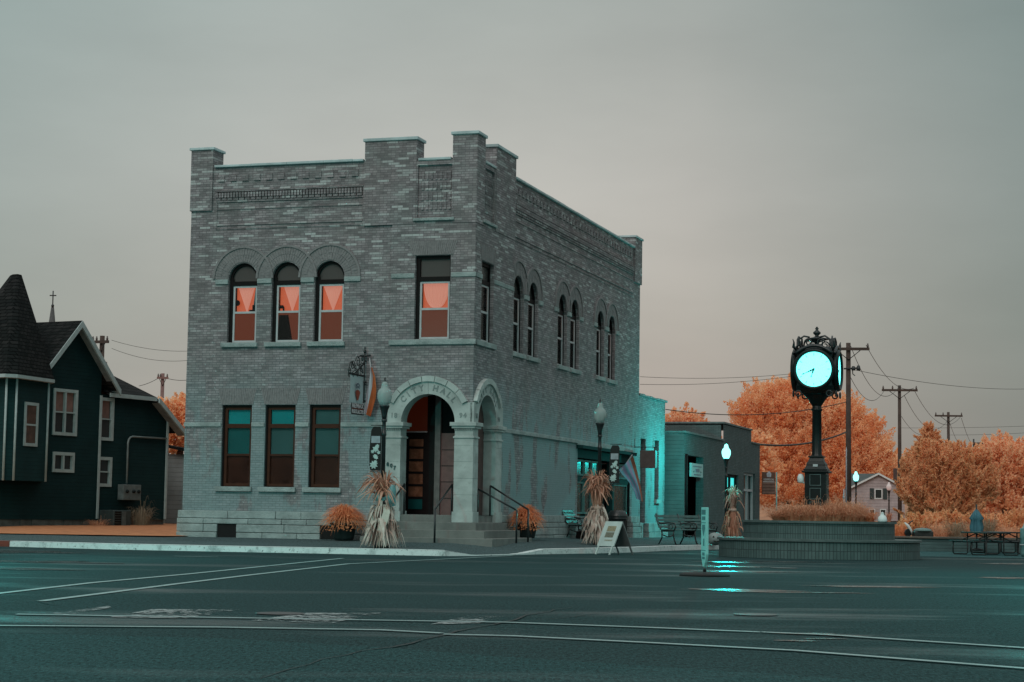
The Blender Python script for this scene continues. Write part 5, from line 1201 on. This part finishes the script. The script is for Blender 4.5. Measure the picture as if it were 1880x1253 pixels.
for x_ in (-.08, .08): mb.add([(x_ - .035, -.235, .23), (x_ + .035, -.235, .23), (x_, -.225, .29)], [(0, 1, 2)])
mb.add([(-.10, -.235, .14), (.10, -.235, .14), (.05, -.25, .10), (-.05, -.25, .10)], [(0, 1, 2, 3)]); mb.build('carved_face', darkframe, pk)
mb = MB(); mb.tube([(0, 0, .37), (.02, 0, .44)], .02, 6); mb.build('stem', darkmetal, pk)

# the clock
ck = thing('street_clock', 'tall black four faced street clock with glowing cyan dial at twenty to seven', 'clock', (7.67, 47.6, .93), -YAW)
mb = MB(); mb.box(-.32, .32, -.32, .32, 0, .10); mb.box(-.265, .265, -.265, .265, .10, 1.18); mb.box(-.33, .33, -.33, .33, 1.18, 1.23); mb.box(-.29, .29, -.29, .29, 1.23, 1.28); mb.build('pedestal', darkmetal, ck, bevel=.012)
mb = MB()
for rot in range(4):
    M_ = Matrix.Rotation(rot * math.pi / 2, 4, 'Z')
    for z0 in (.18, .52, .86):
        for q in ((-.14, -.125, z0, z0 + .28), (.125, .14, z0, z0 + .28), (-.125, .125, z0, z0 + .015), (-.125, .125, z0 + .265, z0 + .28)): mb.box(q[0], q[1], -.282, -.268, q[2], q[3], M_)
mb.build('panel_moulding', simple('teal_highlight_metal', (.08, .12, .12), .35), ck)
mb = MB()
for z0, z1, r0, r1 in ((1.28, 1.38, .27, .22), (1.38, 1.46, .24, .20), (1.46, 1.56, .19, .16), (1.56, 1.60, .19, .19)):
    mb.add([(s1 * r0, s2 * r0, z0) for s1, s2 in ((-1, -1), (1, -1), (1, 1), (-1, 1))] + [(s1 * r1, s2 * r1, z1) for s1, s2 in ((-1, -1), (1, -1), (1, 1), (-1, 1))], [(0, 1, 5, 4), (1, 2, 6, 5), (2, 3, 7, 6), (3, 0, 4, 7), (4, 5, 6, 7)])
mb.build('plinth', darkmetal, ck, bevel=.008)
mb = MB(); mb.box(-.06, .06, -.262, -.25, 1.33, 1.39); mb.build('plaque', dim_white, ck)
mb = MB(); n_ = 32; prof = [(.155, 1.60), (.125, 1.66), (.118, 2.72), (.14, 2.74), (.14, 2.78), (.118, 2.80), (.115, 2.88)]; vs = []
for r_, z_ in prof:
    for k_ in range(n_): rr = r_ * (1 - (.08 if (k_ % 4) < 2 else 0)); vs.append((rr * math.cos(6.283 * k_ / n_), rr * math.sin(6.283 * k_ / n_), z_))
mb.add(vs, [(i * n_ + k_, i * n_ + (k_ + 1) % n_, (i + 1) * n_ + (k_ + 1) % n_, (i + 1) * n_ + k_) for i in range(len(prof) - 1) for k_ in range(n_)], smooth=True); mb.build('column', darkmetal, ck)
mb = MB(); mb.lathe([(.12, 2.86), (.16, 2.92), (.22, 3.02), (.30, 3.10), (.34, 3.14), (.34, 3.17)], 24); mb.build('capital', darkmetal, ck)
HZ = 3.74
mb = MB()      # rounded square head
prof = [(.36, -.58), (.47, -.50), (.50, -.40), (.50, .40), (.47, .50), (.36, .58)]; vs = []; n_ = 32
for r_, z_ in prof:
    for k_ in range(n_):
        a = 6.283 * k_ / n_; c_, s_ = math.cos(a), math.sin(a); e = 5; q = (abs(c_) ** e + abs(s_) ** e) ** (-1 / e); vs.append((r_ * q * c_, r_ * q * s_, HZ + z_))
mb.add(vs, [(i * n_ + k_, i * n_ + (k_ + 1) % n_, (i + 1) * n_ + (k_ + 1) % n_, (i + 1) * n_ + k_) for i in range(5) for k_ in range(n_)] + [tuple(range(n_)), tuple(range(5 * n_, 6 * n_))]); mb.build('head', darkmetal, ck)
dmk = emit('dial_mark', (.10, .90, .85), .95, (.05, .2, .2))
dial = NT('dial_glow'); dial.base((.4, .5, .5)); dial.b.inputs['Emission Color'].default_value = (.13, 1, .93, 1); dial.b.inputs['Emission Strength'].default_value = 2.2
for rot in range(4):
    M_ = Matrix.Rotation(rot * math.pi / 2, 4, 'Z') @ Matrix.Translation((0, -.50, HZ)) @ Matrix.Rotation(R(90), 4, 'X')
    mb = MB(); mb.lathe([(.44, -.03), (.53, -.03), (.53, .03), (.50, .09), (.455, .10), (.44, .06), (.43, .03)], 48, M_); bz = mb.build('bezel', darkmetal, ck)
    mb = MB(); mb.lathe([(.44, .035), (.001, .035)], 48, M_); mb.build('dial', dial.m, ck)
    tk = MB(); mb = MB()
    for ang_, ln, wd in ((-16.7 - 180 + 0, .20, .016), (-120, .34, .011)):      # hour, minute hands (clockwise from 12 as seen)
        pass
    def hand(deg, ln, wd):
        a = R(90 - deg); d = Vector((math.cos(a), math.sin(a), 0)); n2 = Vector((-d.y, d.x, 0))
        P_ = [-d * .03 + n2 * wd, d * ln * .25 + n2 * wd * 1.5, d * ln * .72 + n2 * wd * .3, d * ln * .85 + n2 * wd * 1.3, d * ln, d * ln * .85 - n2 * wd * 1.3, d * ln * .72 - n2 * wd * .3, d * ln * .25 - n2 * wd * 1.5, -d * .03 - n2 * wd]
        P_ = [p + Vector((0, 0, .05)) for p in P_]; mb.add([M_ @ p for p in P_], [tuple(range(9))])
    for k_ in range(12):
        a = k_ * math.pi / 6; d = Vector((math.cos(a), math.sin(a), 0)); n2 = Vector((-d.y, d.x, 0)) * .009
        tk.add([M_ @ (d * .34 + n2 + Vector((0, 0, .038))), M_ @ (d * .40 + n2 + Vector((0, 0, .038))), M_ @ (d * .40 - n2 + Vector((0, 0, .038))), M_ @ (d * .34 - n2 + Vector((0, 0, .038)))], [(0, 1, 2, 3)])
    tk.build('hour_marks', dmk, ck); hand(199, .22, .014); hand(246, .33, .013); mb.lathe([(.028, .045), (.028, .056), (.001, .058)], 10, M_); mb.build('hands', simple('dial_hand_teal', (.01, .11, .11), .5), ck)
mb = MB()
for rot in range(4):
    M_ = Matrix.Rotation(rot * math.pi / 2, 4, 'Z')
    for sgn in (-1, 1):
        mb.mark()
        mb.tube([M_ @ Vector((sgn * (.15 + .10 * math.cos(a) * (1 - a / 12)), -.42, HZ + .68 + .10 * math.sin(a) * (1 - a / 12))) for a in np.linspace(0, 8.5, 22)], .018, 5)
        mb.tube([M_ @ Vector(p) for p in ((sgn * .12, -.40, HZ + .81), (sgn * .26, -.42, HZ + .84), (sgn * .38, -.43, HZ + .76), (sgn * .40, -.43, HZ + .62), (sgn * .44, -.44, HZ + .54))], .024, 5)
        mb.tube([M_ @ Vector(p) for p in ((sgn * .45, -.46, HZ + .50), (sgn * .52, -.50, HZ + .56), (sgn * .50, -.50, HZ + .68), (sgn * .53, -.52, HZ + .76))], [.03, .03, .02, .006], 5)
        mb.mark(); mb.tube([M_ @ Vector((sgn * (.38 + .07 * math.cos(a)), -.53, HZ - .60 + .07 * math.sin(a))) for a in np.linspace(0, 7, 14)], .02, 5)
    mb.mark(); mb.tube([M_ @ Vector((x_, -.51, HZ + .59 - .28 * (x_ / .5) ** 2 * .8)) for x_ in np.linspace(-.46, .46, 12)], .045, 6)
mb.build('scrollwork', iron, ck)
mb = MB(); mb.lathe([(.12, .56), (.10, .62), (.05, .68), (.06, .88), (.26, .96), (.26, .985), (.12, 1.01), (.05, 1.04), (.045, 1.06), (.095, 1.11), (.095, 1.14), (.04, 1.19), (.03, 1.21), (.05, 1.235), (.02, 1.265), (.03, 1.275), (.002, 1.285)], 20, Matrix.Translation((0, 0, HZ - .17))); mb.build('finial', iron, ck)
mb = MB(); mb.tube([(-.28, -.2, .92), (-.33, -.2, .95), (-.36, -.2, 1.05)], .03, 6); mb.lathe([(.05, .92), (.085, .96), (.085, 1.08), (.05, 1.14), (.001, 1.15)], 12, cx=-.37, cy=-.2); mb.build('side_light', whitepaint, ck)

# ================================================================== right hand side of the square
lw = thing('retaining_wall', 'long low teal grey stone wall with stepped courses behind the picnic tables', 'wall', (13.9, 59.2, 0), R(-3))
stp_m = stone('teal_wall_stone', (.07, .115, .115), False)
mb = MB()
for k_ in range(4): mb.mark().box(-3.0, 3.9, -.02 + k_ * .05, .6, k_ * .10, k_ * .10 + .096)
mb.build('wall_course', stp_m, lw, bevel=.012)
mb = MB(); mb.box(-3.1, 3.9, .06, .65, .40, .46); mb.build('coping', simple('wall_coping', (.10, .085, .07), .8), lw, bevel=.012)
mb = MB(); mb.box(-3.3, 14, .65, 9, -.02, .40); mb.build('bed', soil, lw)
dkm = simple('table_dark', (.012, .018, .018), .45, .2)
def picnic(loc, rz, label, wd=1.3, h=.66):
    p = thing('picnic_table', label, 'picnic table', loc, rz, 'picnic tables on the plaza')
    mb = MB()
    for k_ in range(5): mb.box(-.9, .9, -.36 + k_ * .147, -.36 + k_ * .147 + .135, h - .04, h)
    mb.build('table_top', dkm, p, bevel=.004)
    for s_ in (-1, 1):
        mb = MB()
        for k_ in range(2): mb.box(-.9, .9, s_ * .62 - .13 + k_ * .135, s_ * .62 - .13 + k_ * .135 + .125, .38, .41)
        mb.build('seat', dkm, p, bevel=.004)
    for x_ in (-.65, .65):
        for s_ in (-1, 1):
            mb = MB(); mb.tube([(x_, s_ * .70, .38), (x_, s_ * .70, .06), (x_, s_ * .66, .02), (x_, s_ * .30, .02), (x_, s_ * .26, .06), (x_, s_ * .26, h - .04)], .022, 6); mb.build('leg', dkm, p)
        mb = MB(); mb.tube([(x_, -.55, .38), (x_, 0, h - .05), (x_, .55, .38)], .018, 6); mb.tube([(x_, -.7, .37), (x_, .7, .37)], .016, 6); mb.build('brace', dkm, p)
    return p
pt = picnic((13.62, 54.6, 0), R(100), 'dark picnic table with tube legs, nearest on the plaza')
dup(pt, (14.75, 57.3, 0), R(96), 'dark picnic table partly behind the nearest one')
ub = thing('closed_umbrella', 'closed teal patio umbrella behind the picnic table', 'umbrella', at(1793, 975, 58.0) + Vector((0, 0, -.6)))
mb = MB(); mb.lathe([(.2, 0), (.2, .05), (.03, .08), (.025, 1.4)], 12); mb.build('pole', iron, ub)
mb = MB(); vs = []; n_ = 24; prof = [(.14, .62), (.16, .8), (.13, 1.0), (.17, 1.05), (.09, 1.22), (.02, 1.34)]
for r_, z_ in prof:
    for k_ in range(n_): q = r_ * (1 + .35 * math.cos(k_ * 6.283 * 6 / n_)); vs.append((q * math.cos(6.283 * k_ / n_), q * math.sin(6.283 * k_ / n_), z_ - .08))
mb.add(vs, [(i * n_ + k_, i * n_ + (k_ + 1) % n_, (i + 1) * n_ + (k_ + 1) % n_, (i + 1) * n_ + k_) for i in range(5) for k_ in range(n_)], smooth=True); mb.build('canopy', simple('umbrella_teal', (.05, .15, .19), .7, .2), ub)
ba = thing('plaza_barrel', 'pale teal ribbed barrel at the right edge of the plaza', 'barrel', (14.45, 53, 0)); mb = MB(); mb.lathe([(.22, 0), (.25, .1), (.24, .3), (.26, .32), (.25, .5), (.27, .52), (.25, .74), (.26, .78), (.20, .80), (.14, .95), (.06, 1.0), (.001, 1.0)], 20); mb.build('body', simple('barrel_teal', (.16, .30, .30), .4), ba)
mb = MB(); mb.lathe([(.262, .315), (.275, .33), (.262, .345)], 20); mb.build('hoop', dim_white, ba)
gb = thing('covered_grill', 'low black box grill with pale domed lid behind the stone wall', 'grill', at(1694, 983, 60.6)); gb.location.z = .46
mb = MB(); mb.box(-.30, .30, -.2, .2, -.02, .16); mb.build('body', iron, gb, bevel=.03)
mb = MB(); mb.lathe([(.30, .16), (.28, .2), (.2, .245), (.001, .265)], 20); mb.build('lid', simple('lid_teal', (.10, .17, .165), .4), gb)
sc = thing('small_scooter', 'white and black scooter leaning behind the stone wall beside the grill', 'scooter', at(1668, 984, 60.8), R(20)); sc.location.z = .44
mb = MB(); mb.tube([(-.14, 0, .44), (-.02, 0, .34), (.08, 0, .2), (.16, 0, .02)], [.02, .05, .05, .03], 8); mb.build('fork', whitepaint, sc)
mb = MB(); mb.tube([(-.02, 0, .38), (.1, 0, .48), (.16, 0, .50)], .018, 6); mb.build('handlebar', iron, sc)
mb = MB(); mb.lathe([(.12, -.03), (.13, 0), (.12, .03)], 18, Matrix.Translation((-.02, 0, .12)) @ Matrix.Rotation(R(90), 4, 'X')); mb.build('wheel', iron, sc)
greyg = leafmat('grey_stems', (.22, .13, .07), (.40, .36, .28), .3, 2)
bl = ['dry tawny border grass right of the grill', 'dry tawny border grass left of the umbrella', 'sparse grey stems right of the umbrella', 'rust shrub clump left of the scooter', 'dry border grass behind the picnic table', 'tawny border grass at the right end of the stone wall']
for i, (px, hh_, rr_, mt) in enumerate(((1725, .5, .6, None), (1757, .62, .6, greyg), (1812, .75, .5, greyg), (1652, .5, .4, rustgrass), (1780, .45, .6, None), (1848, .45, .7, None))):
    q = at(px, 985, 61.2); tuft((q.x, q.y, .42), bl[i], 300, hh_, rr_, mt, 'border grasses behind the stone wall')

# dry bush by the meter box
tuft(P0 + hx * 1.7 - hy * .4 + Vector((0, 0, .40)), 'dry straw coloured bush under the meter box', 260, .75, .55, greyg, 'weeds along the green house wall')
tuft(P0 + hx * -.3 - hy * .3 + Vector((0, 0, .34)), 'low weeds at the corner of the green house', 160, .32, .5, tang, 'weeds along the green house wall')

# ================================================================== poles and wires
polem = simple('pole_wood', (.07, .05, .042), .9, .3, 2); polep = simple('pink_pole_wood', (.22, .13, .12), .9, .2, 2)
def pole(px, ytop, depth, label, arm=2.4, r=.14, mat=polem, armang=0, drop=0, two=False, h=None):
    tp = at(px, ytop, depth); p = thing('utility_pole', label, 'utility pole', (tp.x, tp.y, -.1), armang, 'wooden utility poles with crossarms'); H_ = tp.z + .1
    mb = MB(); mb.tube([(0, 0, 0), (0, 0, H_)], [r * 1.15, r * .85], 10); mb.build('post', mat, p)
    tips = []
    for k_ in range(2 if two else 1):
        zz = H_ - .45 - k_ * 1.5 - drop
        mb = MB(); mb.box(-arm / 2, arm / 2, -r - .12, -r, zz, zz + .16); mb.build('crossarm', mat, p)
        mb = MB(); mb.tube([(-arm * .28, -r - .04, zz), (0, -r, zz - .55)], .025, 5); mb.tube([(arm * .28, -r - .04, zz), (0, -r, zz - .55)], .025, 5); mb.build('arm_brace', iron, p)
        for x_ in (-arm / 2 + .1, -arm * .2, arm / 2 - .1):
            mb = MB(); mb.lathe([(.05, 0), (.07, .1), (.04, .16), (.05, .22), (.001, .26)], 8, Matrix.Translation((x_, -r - .06, zz + .16))); mb.build('insulator', simple('insulator_brown', (.10, .08, .075), .4), p)
    return p, tp
pole(1557.5, 630, 110, 'tallest dark utility pole right behind the clock', 2.4, .16, armang=R(-8)); pole(1651.3, 708, 140, 'utility pole with crossarm above the pale house', 2.6, .14, armang=R(-6)); pole(1741, 757, 180, 'farthest utility pole with crossarm rising over the trees', 2.6, .15, armang=R(-4))
pole(188, 617, 110, 'utility pole with double crossarm over the green house roof', 1.15, .17, armang=R(-20), two=True); pole(299, 686, 150, 'bare pinkish pole left of the brick hall', .9, .17, polep, R(10))
mb = MB(); q = at(1557.5, 678, 110); cl = thing('pole_transformer', 'cluster of insulators and clamps on the tallest utility pole', 'transformer', q)
mb.tube([(-.3, -.2, .0), (.6, -.2, .06)], .05, 6); mb.lathe([(.10, -.1), (.13, 0), (.08, .2)], 10, cx=.55, cy=-.2); mb.lathe([(.10, -.1), (.13, 0), (.08, .15)], 10, cx=.25, cy=-.25); mb.tube([(.2, -.2, 0), (.22, -.2, -.3), (.35, -.2, -.4)], .03, 5); mb.build('clamps', iron, cl)
cable = simple('wire_black', (.02, .02, .02), .6)
def wire(a, b, sag, label, r=.014):
    A, B_ = at(*a), at(*b); mb = MB(); mb.tube([A.lerp(B_, f) - Vector((0, 0, sag * 4 * f * (1 - f))) for f in np.linspace(0, 1, 22)], r, 4)
    o = mb.build('overhead_wire', cable); tag(o, label, 'wire', 'overhead power lines')
wire((1590, 634, 110), (1678, 713, 140), .9, 'wire from the tallest pole arm tip down to the next pole arm', .018)
wire((1562, 636, 110), (1652, 708, 140), 1.7, 'wire from the tallest pole top sagging to the next pole top', .018)
wire((1562, 694, 110), (1623, 718, 140), 1.0, 'slack wire from the tallest pole to the left arm tip', .018)
wire((1678, 716, 140), (1765, 764, 180), 1.6, 'wire from the middle pole arm tip to the farthest pole', .02)
wire((1660, 726, 140), (1740, 772, 180), 1.6, 'wire from the middle pole neck to the farthest pole', .02)
wire((1562, 678, 110), (1900, 714, 150), .4, 'long thin wire running off right from the tallest pole', .015)
wire((1655, 765, 140), (1716, 786, 180), 1.0, 'short low wire between middle and farthest poles', .018)
wire((1765, 768, 180), (1783, 815, 230), .2, 'steep wire dropping right of the farthest pole', .02); wire((1742, 772, 180), (1760, 815, 230), .2, 'steep wire dropping from the farthest pole', .02)
wire((1222, 752, 100), (1556, 738, 110), .5, 'dark wire crossing the big orange tree behind the clock', .022)
wire((1390, 816, 88), (1553, 794, 108), .3, 'thick cable from the shop roof to the tallest pole', .045)
wire((1175, 692, 110), (1470, 685, 120), .2, 'faint upper wire left of the clock head', .012); wire((1175, 706, 110), (1462, 690, 120), .2, 'second faint wire left of the clock head', .012)
wire((1655, 786, 240), (1900, 782, 240), .1, 'faint horizontal wire over the right trees', .018); wire((1740, 799, 240), (1900, 794, 240), .1, 'lower faint horizontal wire over the right trees', .018)
wire((205, 625, 112), (345, 645, 120), .2, 'faint wire from the double crossarm to the brick hall', .012); wire((205, 640, 112), (345, 662, 120), .3, 'second faint wire from the double crossarm', .012)
wire((255, 709, 150), (295, 692, 150), .1, 'wire reaching the bare pole from the left', .02); wire((303, 694, 150), (345, 698, 150), .1, 'wire from the bare pole toward the hall', .02)
# distant traffic signal
tsg = thing('traffic_signal', 'distant traffic signal showing green among the right hand trees', 'traffic light', at(1795, 833, 118)); z0 = tsg.location.z
mb = MB(); mb.tube([(-.22, .1, -z0), (-.22, .1, .9)], .05, 8); mb.build('post', iron, tsg)
mb = MB(); mb.tube([(-.25, 0, 0), (.32, 0, .0)], .035, 6); mb.box(-.2, .16, -.1, .1, .08, .62); mb.build('housing', iron, tsg)
mb = MB(); mb.add([(-.28, -.4, .60), (.34, -.4, .56), (.34, .1, .62), (-.28, .1, .72)], [(0, 1, 2, 3)]); mb.box(-.28, .3, -.12, .1, .62, .68); mb.build('hood', simple('hood_red', (.08, .02, .015), .6), tsg)
mb = MB(); mb.lathe([(.13, 0), (.10, .06), (.001, .09)], 14, Matrix.Translation((.05, -.1, .30)) @ Matrix.Rotation(R(90), 4, 'X')); mb.build('green_lens', emis_col('signal_green', 3), tsg)
# slender posts by the clock
for px, d, h_, lb in ((1549, 52, .62, 'thin pale marker stake standing in the planter grass right of the clock'), (1554, 100, 3.4, 'thin pale pipe beside the tallest utility pole')):
    q = at(px, 940, d); mb = MB(); mb.tube([(0, 0, -.6), (0, 0, h_ - .2), (0, 0, h_)], [.02 if d < 60 else .035] * 2 + [.008], 6); mb.lathe([(.03, h_ - .25), (.03, h_ - .2)], 6); o = mb.build('marker_stake', simple('pale_stake', (.36, .38, .42), .5)); o.location = q; tag(o, lb, 'stake')

# ================================================================== trees
bark = simple('tree_bark', (.06, .035, .028), .95, .3, 4, .8)
def leaf_mesh(name, centers, dirs, size, elong, mat, parent, seed):
    g_ = np.random.default_rng(seed); n_ = len(centers)
    u = dirs + g_.normal(0, .45, (n_, 3)); u /= np.linalg.norm(u, axis=1)[:, None]
    r_ = g_.normal(0, 1, (n_, 3)); v = np.cross(u, r_); v /= np.linalg.norm(v, axis=1)[:, None]
    s = size * g_.uniform(.55, 1.35, (n_, 1)); L_ = u * s * elong; W_ = v * s * .5
    co = np.stack([centers - L_ * .5, centers + W_, centers + L_ * .5, centers - W_], 1).reshape(-1, 3)
    me = bpy.data.meshes.new(name); me.vertices.add(4 * n_); me.vertices.foreach_set('co', co.astype(np.float32).ravel())
    me.loops.add(4 * n_); me.loops.foreach_set('vertex_index', np.arange(4 * n_, dtype=np.int32)); me.polygons.add(n_)
    me.polygons.foreach_set('loop_start', np.arange(0, 4 * n_, 4, dtype=np.int32)); me.polygons.foreach_set('loop_total', np.full(n_, 4, dtype=np.int32)); me.update(); me.validate()
    me.materials.append(mat); o = bpy.data.objects.new(name, me); COL.objects.link(o); o.parent = parent; return o
def tree(loc, label, lobes, nplume, per, size, mat, seed, elong=1.6, plen=(.3, .6), upb=.6, pr=.11, trunk=None, group='orange autumn trees', name='autumn_tree', trunk_r=.28, scale=1.0):
    t_ = thing(name, label, 'tree', loc, 0, group); g_ = np.random.default_rng(seed)
    C_, D_ = [], []
    lobes = [tuple(x * scale for x in l) for l in lobes]; trunk_r *= scale
    vol = np.array([l[3] * l[4] * l[5] for l in lobes]) ** .75; vol /= vol.sum()
    for l, fr in zip(lobes, vol):
        c = np.array(l[:3]); rad = np.array(l[3:6]); k_ = int(nplume * fr) + 1
        d = g_.normal(0, 1, (k_, 3)); d /= np.linalg.norm(d, axis=1)[:, None]; d[:, 2] = np.where(d[:, 2] < -.55, -d[:, 2], d[:, 2])
        rr = g_.uniform(.42, .93, (k_, 1)); p = c + d * rad * rr
        dd = d * np.array([1, 1, .8]) + np.array([0, 0, upb]) + g_.normal(0, .25, (k_, 3)); dd /= np.linalg.norm(dd, axis=1)[:, None]
        ln = g_.uniform(*plen, (k_, 1)) * rad.mean()
        tt = g_.uniform(0, 1, (k_, per, 1)); wid = pr * rad.mean() * (1.15 - tt) * 1.0
        pts = p[:, None, :] + dd[:, None, :] * ln[:, None, :] * tt + g_.normal(0, 1, (k_, per, 3)) * wid
        C_.append(pts.reshape(-1, 3)); D_.append(np.repeat(dd, per, 0) + 0.6 * g_.normal(0, 1, (k_ * per, 3)))
    leaf_mesh('crown', np.concatenate(C_), np.concatenate(D_), size, elong, mat, t_, seed + 1)
    mb = MB(); top = Vector(lobes[0][:3]); mb.tube([(0, 0, -.3), (.1, 0, top.z * .35), (top.x * .5, top.y * .5, top.z * .7), top], [trunk_r * 1.2, trunk_r, trunk_r * .7, trunk_r * .3], 8)
    for l in lobes[1:]:
        e = Vector(l[:3]); s_ = Vector((0, 0, min(top.z * .5, e.z * .6))); mb.tube([s_, s_.lerp(e, .5) + Vector((0, 0, -.2)), e, e + Vector((0, 0, l[5] * .5))], [trunk_r * .6, trunk_r * .42, trunk_r * .28, .03], 6)
    mb.build('trunk', bark, t_); return t_
ora = leafmat('orange_foliage', (.86, .39, .165), (.98, .73, .48), .5, .35); orb = leafmat('rust_foliage', (.84, .39, .185), (.98, .70, .47), .5, .6); orc = leafmat('brown_foliage', (.72, .31, .125), (.97, .62, .37), .5, 1.2)
# big tree behind the clock
tree((35.3, 230, -.3), 'big bright orange tree spreading behind the street clock', [(0, 0, 7.2, 3.6, 3.2, 3.4), (-2.9, 0, 8.2, 2.5, 2.4, 2.9), (-.6, -.5, 9.4, 2.0, 2.2, 2.1), (2.6, 0, 7.7, 2.4, 2.4, 2.6), (4.7, .3, 6.3, 2.1, 2.2, 2.6), (6.1, .4, 4.6, 1.5, 1.5, 2.2), (-4.3, 0, 5.6, 2.0, 2.0, 2.6), (-1.5, -1.2, 4.6, 3.6, 2.5, 2.9), (2.6, -1, 4.2, 3.4, 2.4, 3.0), (0, -1, 2.6, 4.4, 2.4, 2.0), (-4.8, 0, 3.0, 1.4, 1.5, 2.2)], 3400, 110, .15, ora, 11, plen=(.35, .75), scale=1.5)
tree((54, 330, 0), 'pale rust tree at the foot of the hill right of the big orange tree', [(0, 0, 5.0, 5, 4, 4.0), (4, 0, 4.4, 4, 4, 3.4), (-4, 0, 5.6, 4, 4, 3.6), (7, 0, 4, 4, 3, 3)], 500, 60, .32, ora, 23, scale=1.6)
tree((13.0, 140, 0), 'small orange tree top showing above the dark shop roof', [(0, 0, 7.0, 1.5, 1.3, 1.6), (-1.0, 0, 6.6, 1.1, 1.1, 1.9), (1.3, 0, 6.4, 1.1, 1.1, 1.4)], 260, 50, .17, orb, 31)
tree((17.2, 139, 0), 'low orange tree between shop parapet and the big tree', [(-.4, 0, 6.0, 1.1, 1.0, 1.3), (.5, 0, 4.4, 1.7, 1.3, 2.6)], 240, 50, .17, ora, 37)
q = at(330, 930, 100); tree((q.x, q.y, 0), 'small bright orange tree between the shed and the brick hall', [(-.1, 0, 5.0, 1.6, 1.3, 1.6), (-.9, 0, 4.2, 1.0, 1.1, 1.5), (.9, 0, 4.6, 1.1, 1.1, 1.6)], 260, 55, .13, ora, 41)
# nearer brown tree with feathery plumes, right
q = at(1726, 960, 86)
tree((q.x, q.y, 0), 'feathery brown tree with a spiky tip above the grill', [(.1, 0, 2.3, .95, .8, 1.4), (-1.1, 0, 2.2, .6, .6, 1.3), (-.55, 0, 2.9, .6, .6, 1.2), (.5, 0, 3.1, .55, .6, 1.0), (1.1, 0, 2.2, .6, .6, 1.3), (0, 0, 1.3, 1.5, 1.0, .8), (1.2, 0, 3.2, .25, .25, .7), (-1.3, 0, 3.3, .25, .25, .7), (-.2, 0, 3.9, .22, .22, .5)], 820, 90, .075, orc, 51, 3.2, (.5, 1.15), 1.3, .075, trunk_r=.07)
q = at(1762, 960, 96)
tree((q.x, q.y, 0), 'dark rust tree in front of the traffic signal', [(.1, 0, 2.5, 1.3, 1.2, 1.6), (.9, 0, 2.7, .8, .9, 1.5), (-.7, 0, 2.8, .9, 1, 1.4), (.95, 0, 3.9, .22, .22, .8)], 480, 90, .08, orc, 57, 3.0, (.45, 1.0), 1.2, .08, trunk_r=.07)
q = at(1845, 960, 120)
tree((q.x, q.y, 0), 'broad rust orange tree at the right edge', [(0, 0, 3.6, 2.0, 1.8, 2.0), (-1.3, 0, 3.2, 1.3, 1.3, 2.0), (1.5, 0, 3.4, 1.4, 1.4, 1.9), (.4, 0, 1.8, 2.4, 1.8, 1.6), (3.2, 0, 3.2, 1.6, 1.6, 1.9)], 1100, 80, .11, orb, 61, 2.2, (.35, .8), 1.1)
q = at(1700, 960, 270)
tree((q.x, q.y, 0), 'orange tree glimpsed between pale house and brown tree', [(0, 0, 3.4, 1.6, 1.5, 2.2), (-1.4, 0, 3.0, 1.4, 1.4, 1.9), (2.2, 0, 3, 2.4, 1.8, 2.4)], 520, 80, .17, ora, 67, 2.0, (.35, .8), 1.0, scale=1.7)
q = at(1700, 975, 70)
for px, d_, w_, h_, lb in ((1688, 72, 1.0, .8, 'low rust shrub mass under the brown tree, left part'), (1738, 74, 1.2, .9, 'low rust shrub mass under the brown tree, right part'), (1800, 78, 1.3, .8, 'low rust shrub behind the closed umbrella'), (1862, 80, 1.6, .9, 'low rust shrub mass at the right end behind the tables')):
    q = at(px, 960, d_); tree((q.x, q.y, 0), lb, [(0, 0, h_ * .55, w_, .7, h_ * .62), (w_ * .5, 0, h_ * .5, w_ * .6, .6, h_ * .6)], 240, 60, .06, orc, int(px), 2.6, (.3, .7), 1.0, .09, trunk_r=.03, group='shrubs behind the stone wall', name='shrub')
q = at(1706, 960, 94)
tree((q.x, q.y, 0), 'small spiky conifer tip rising behind the feathery brown tree', [(0, 0, 3.3, .75, .7, 1.2), (0, 0, 4.5, .42, .4, .9), (0, 0, 5.35, .14, .14, .45)], 300, 60, .075, orc, 71, 3.4, (.5, 1.1), .2, .06, trunk_r=.08)
sfl.scale = (.82, .82, .86)
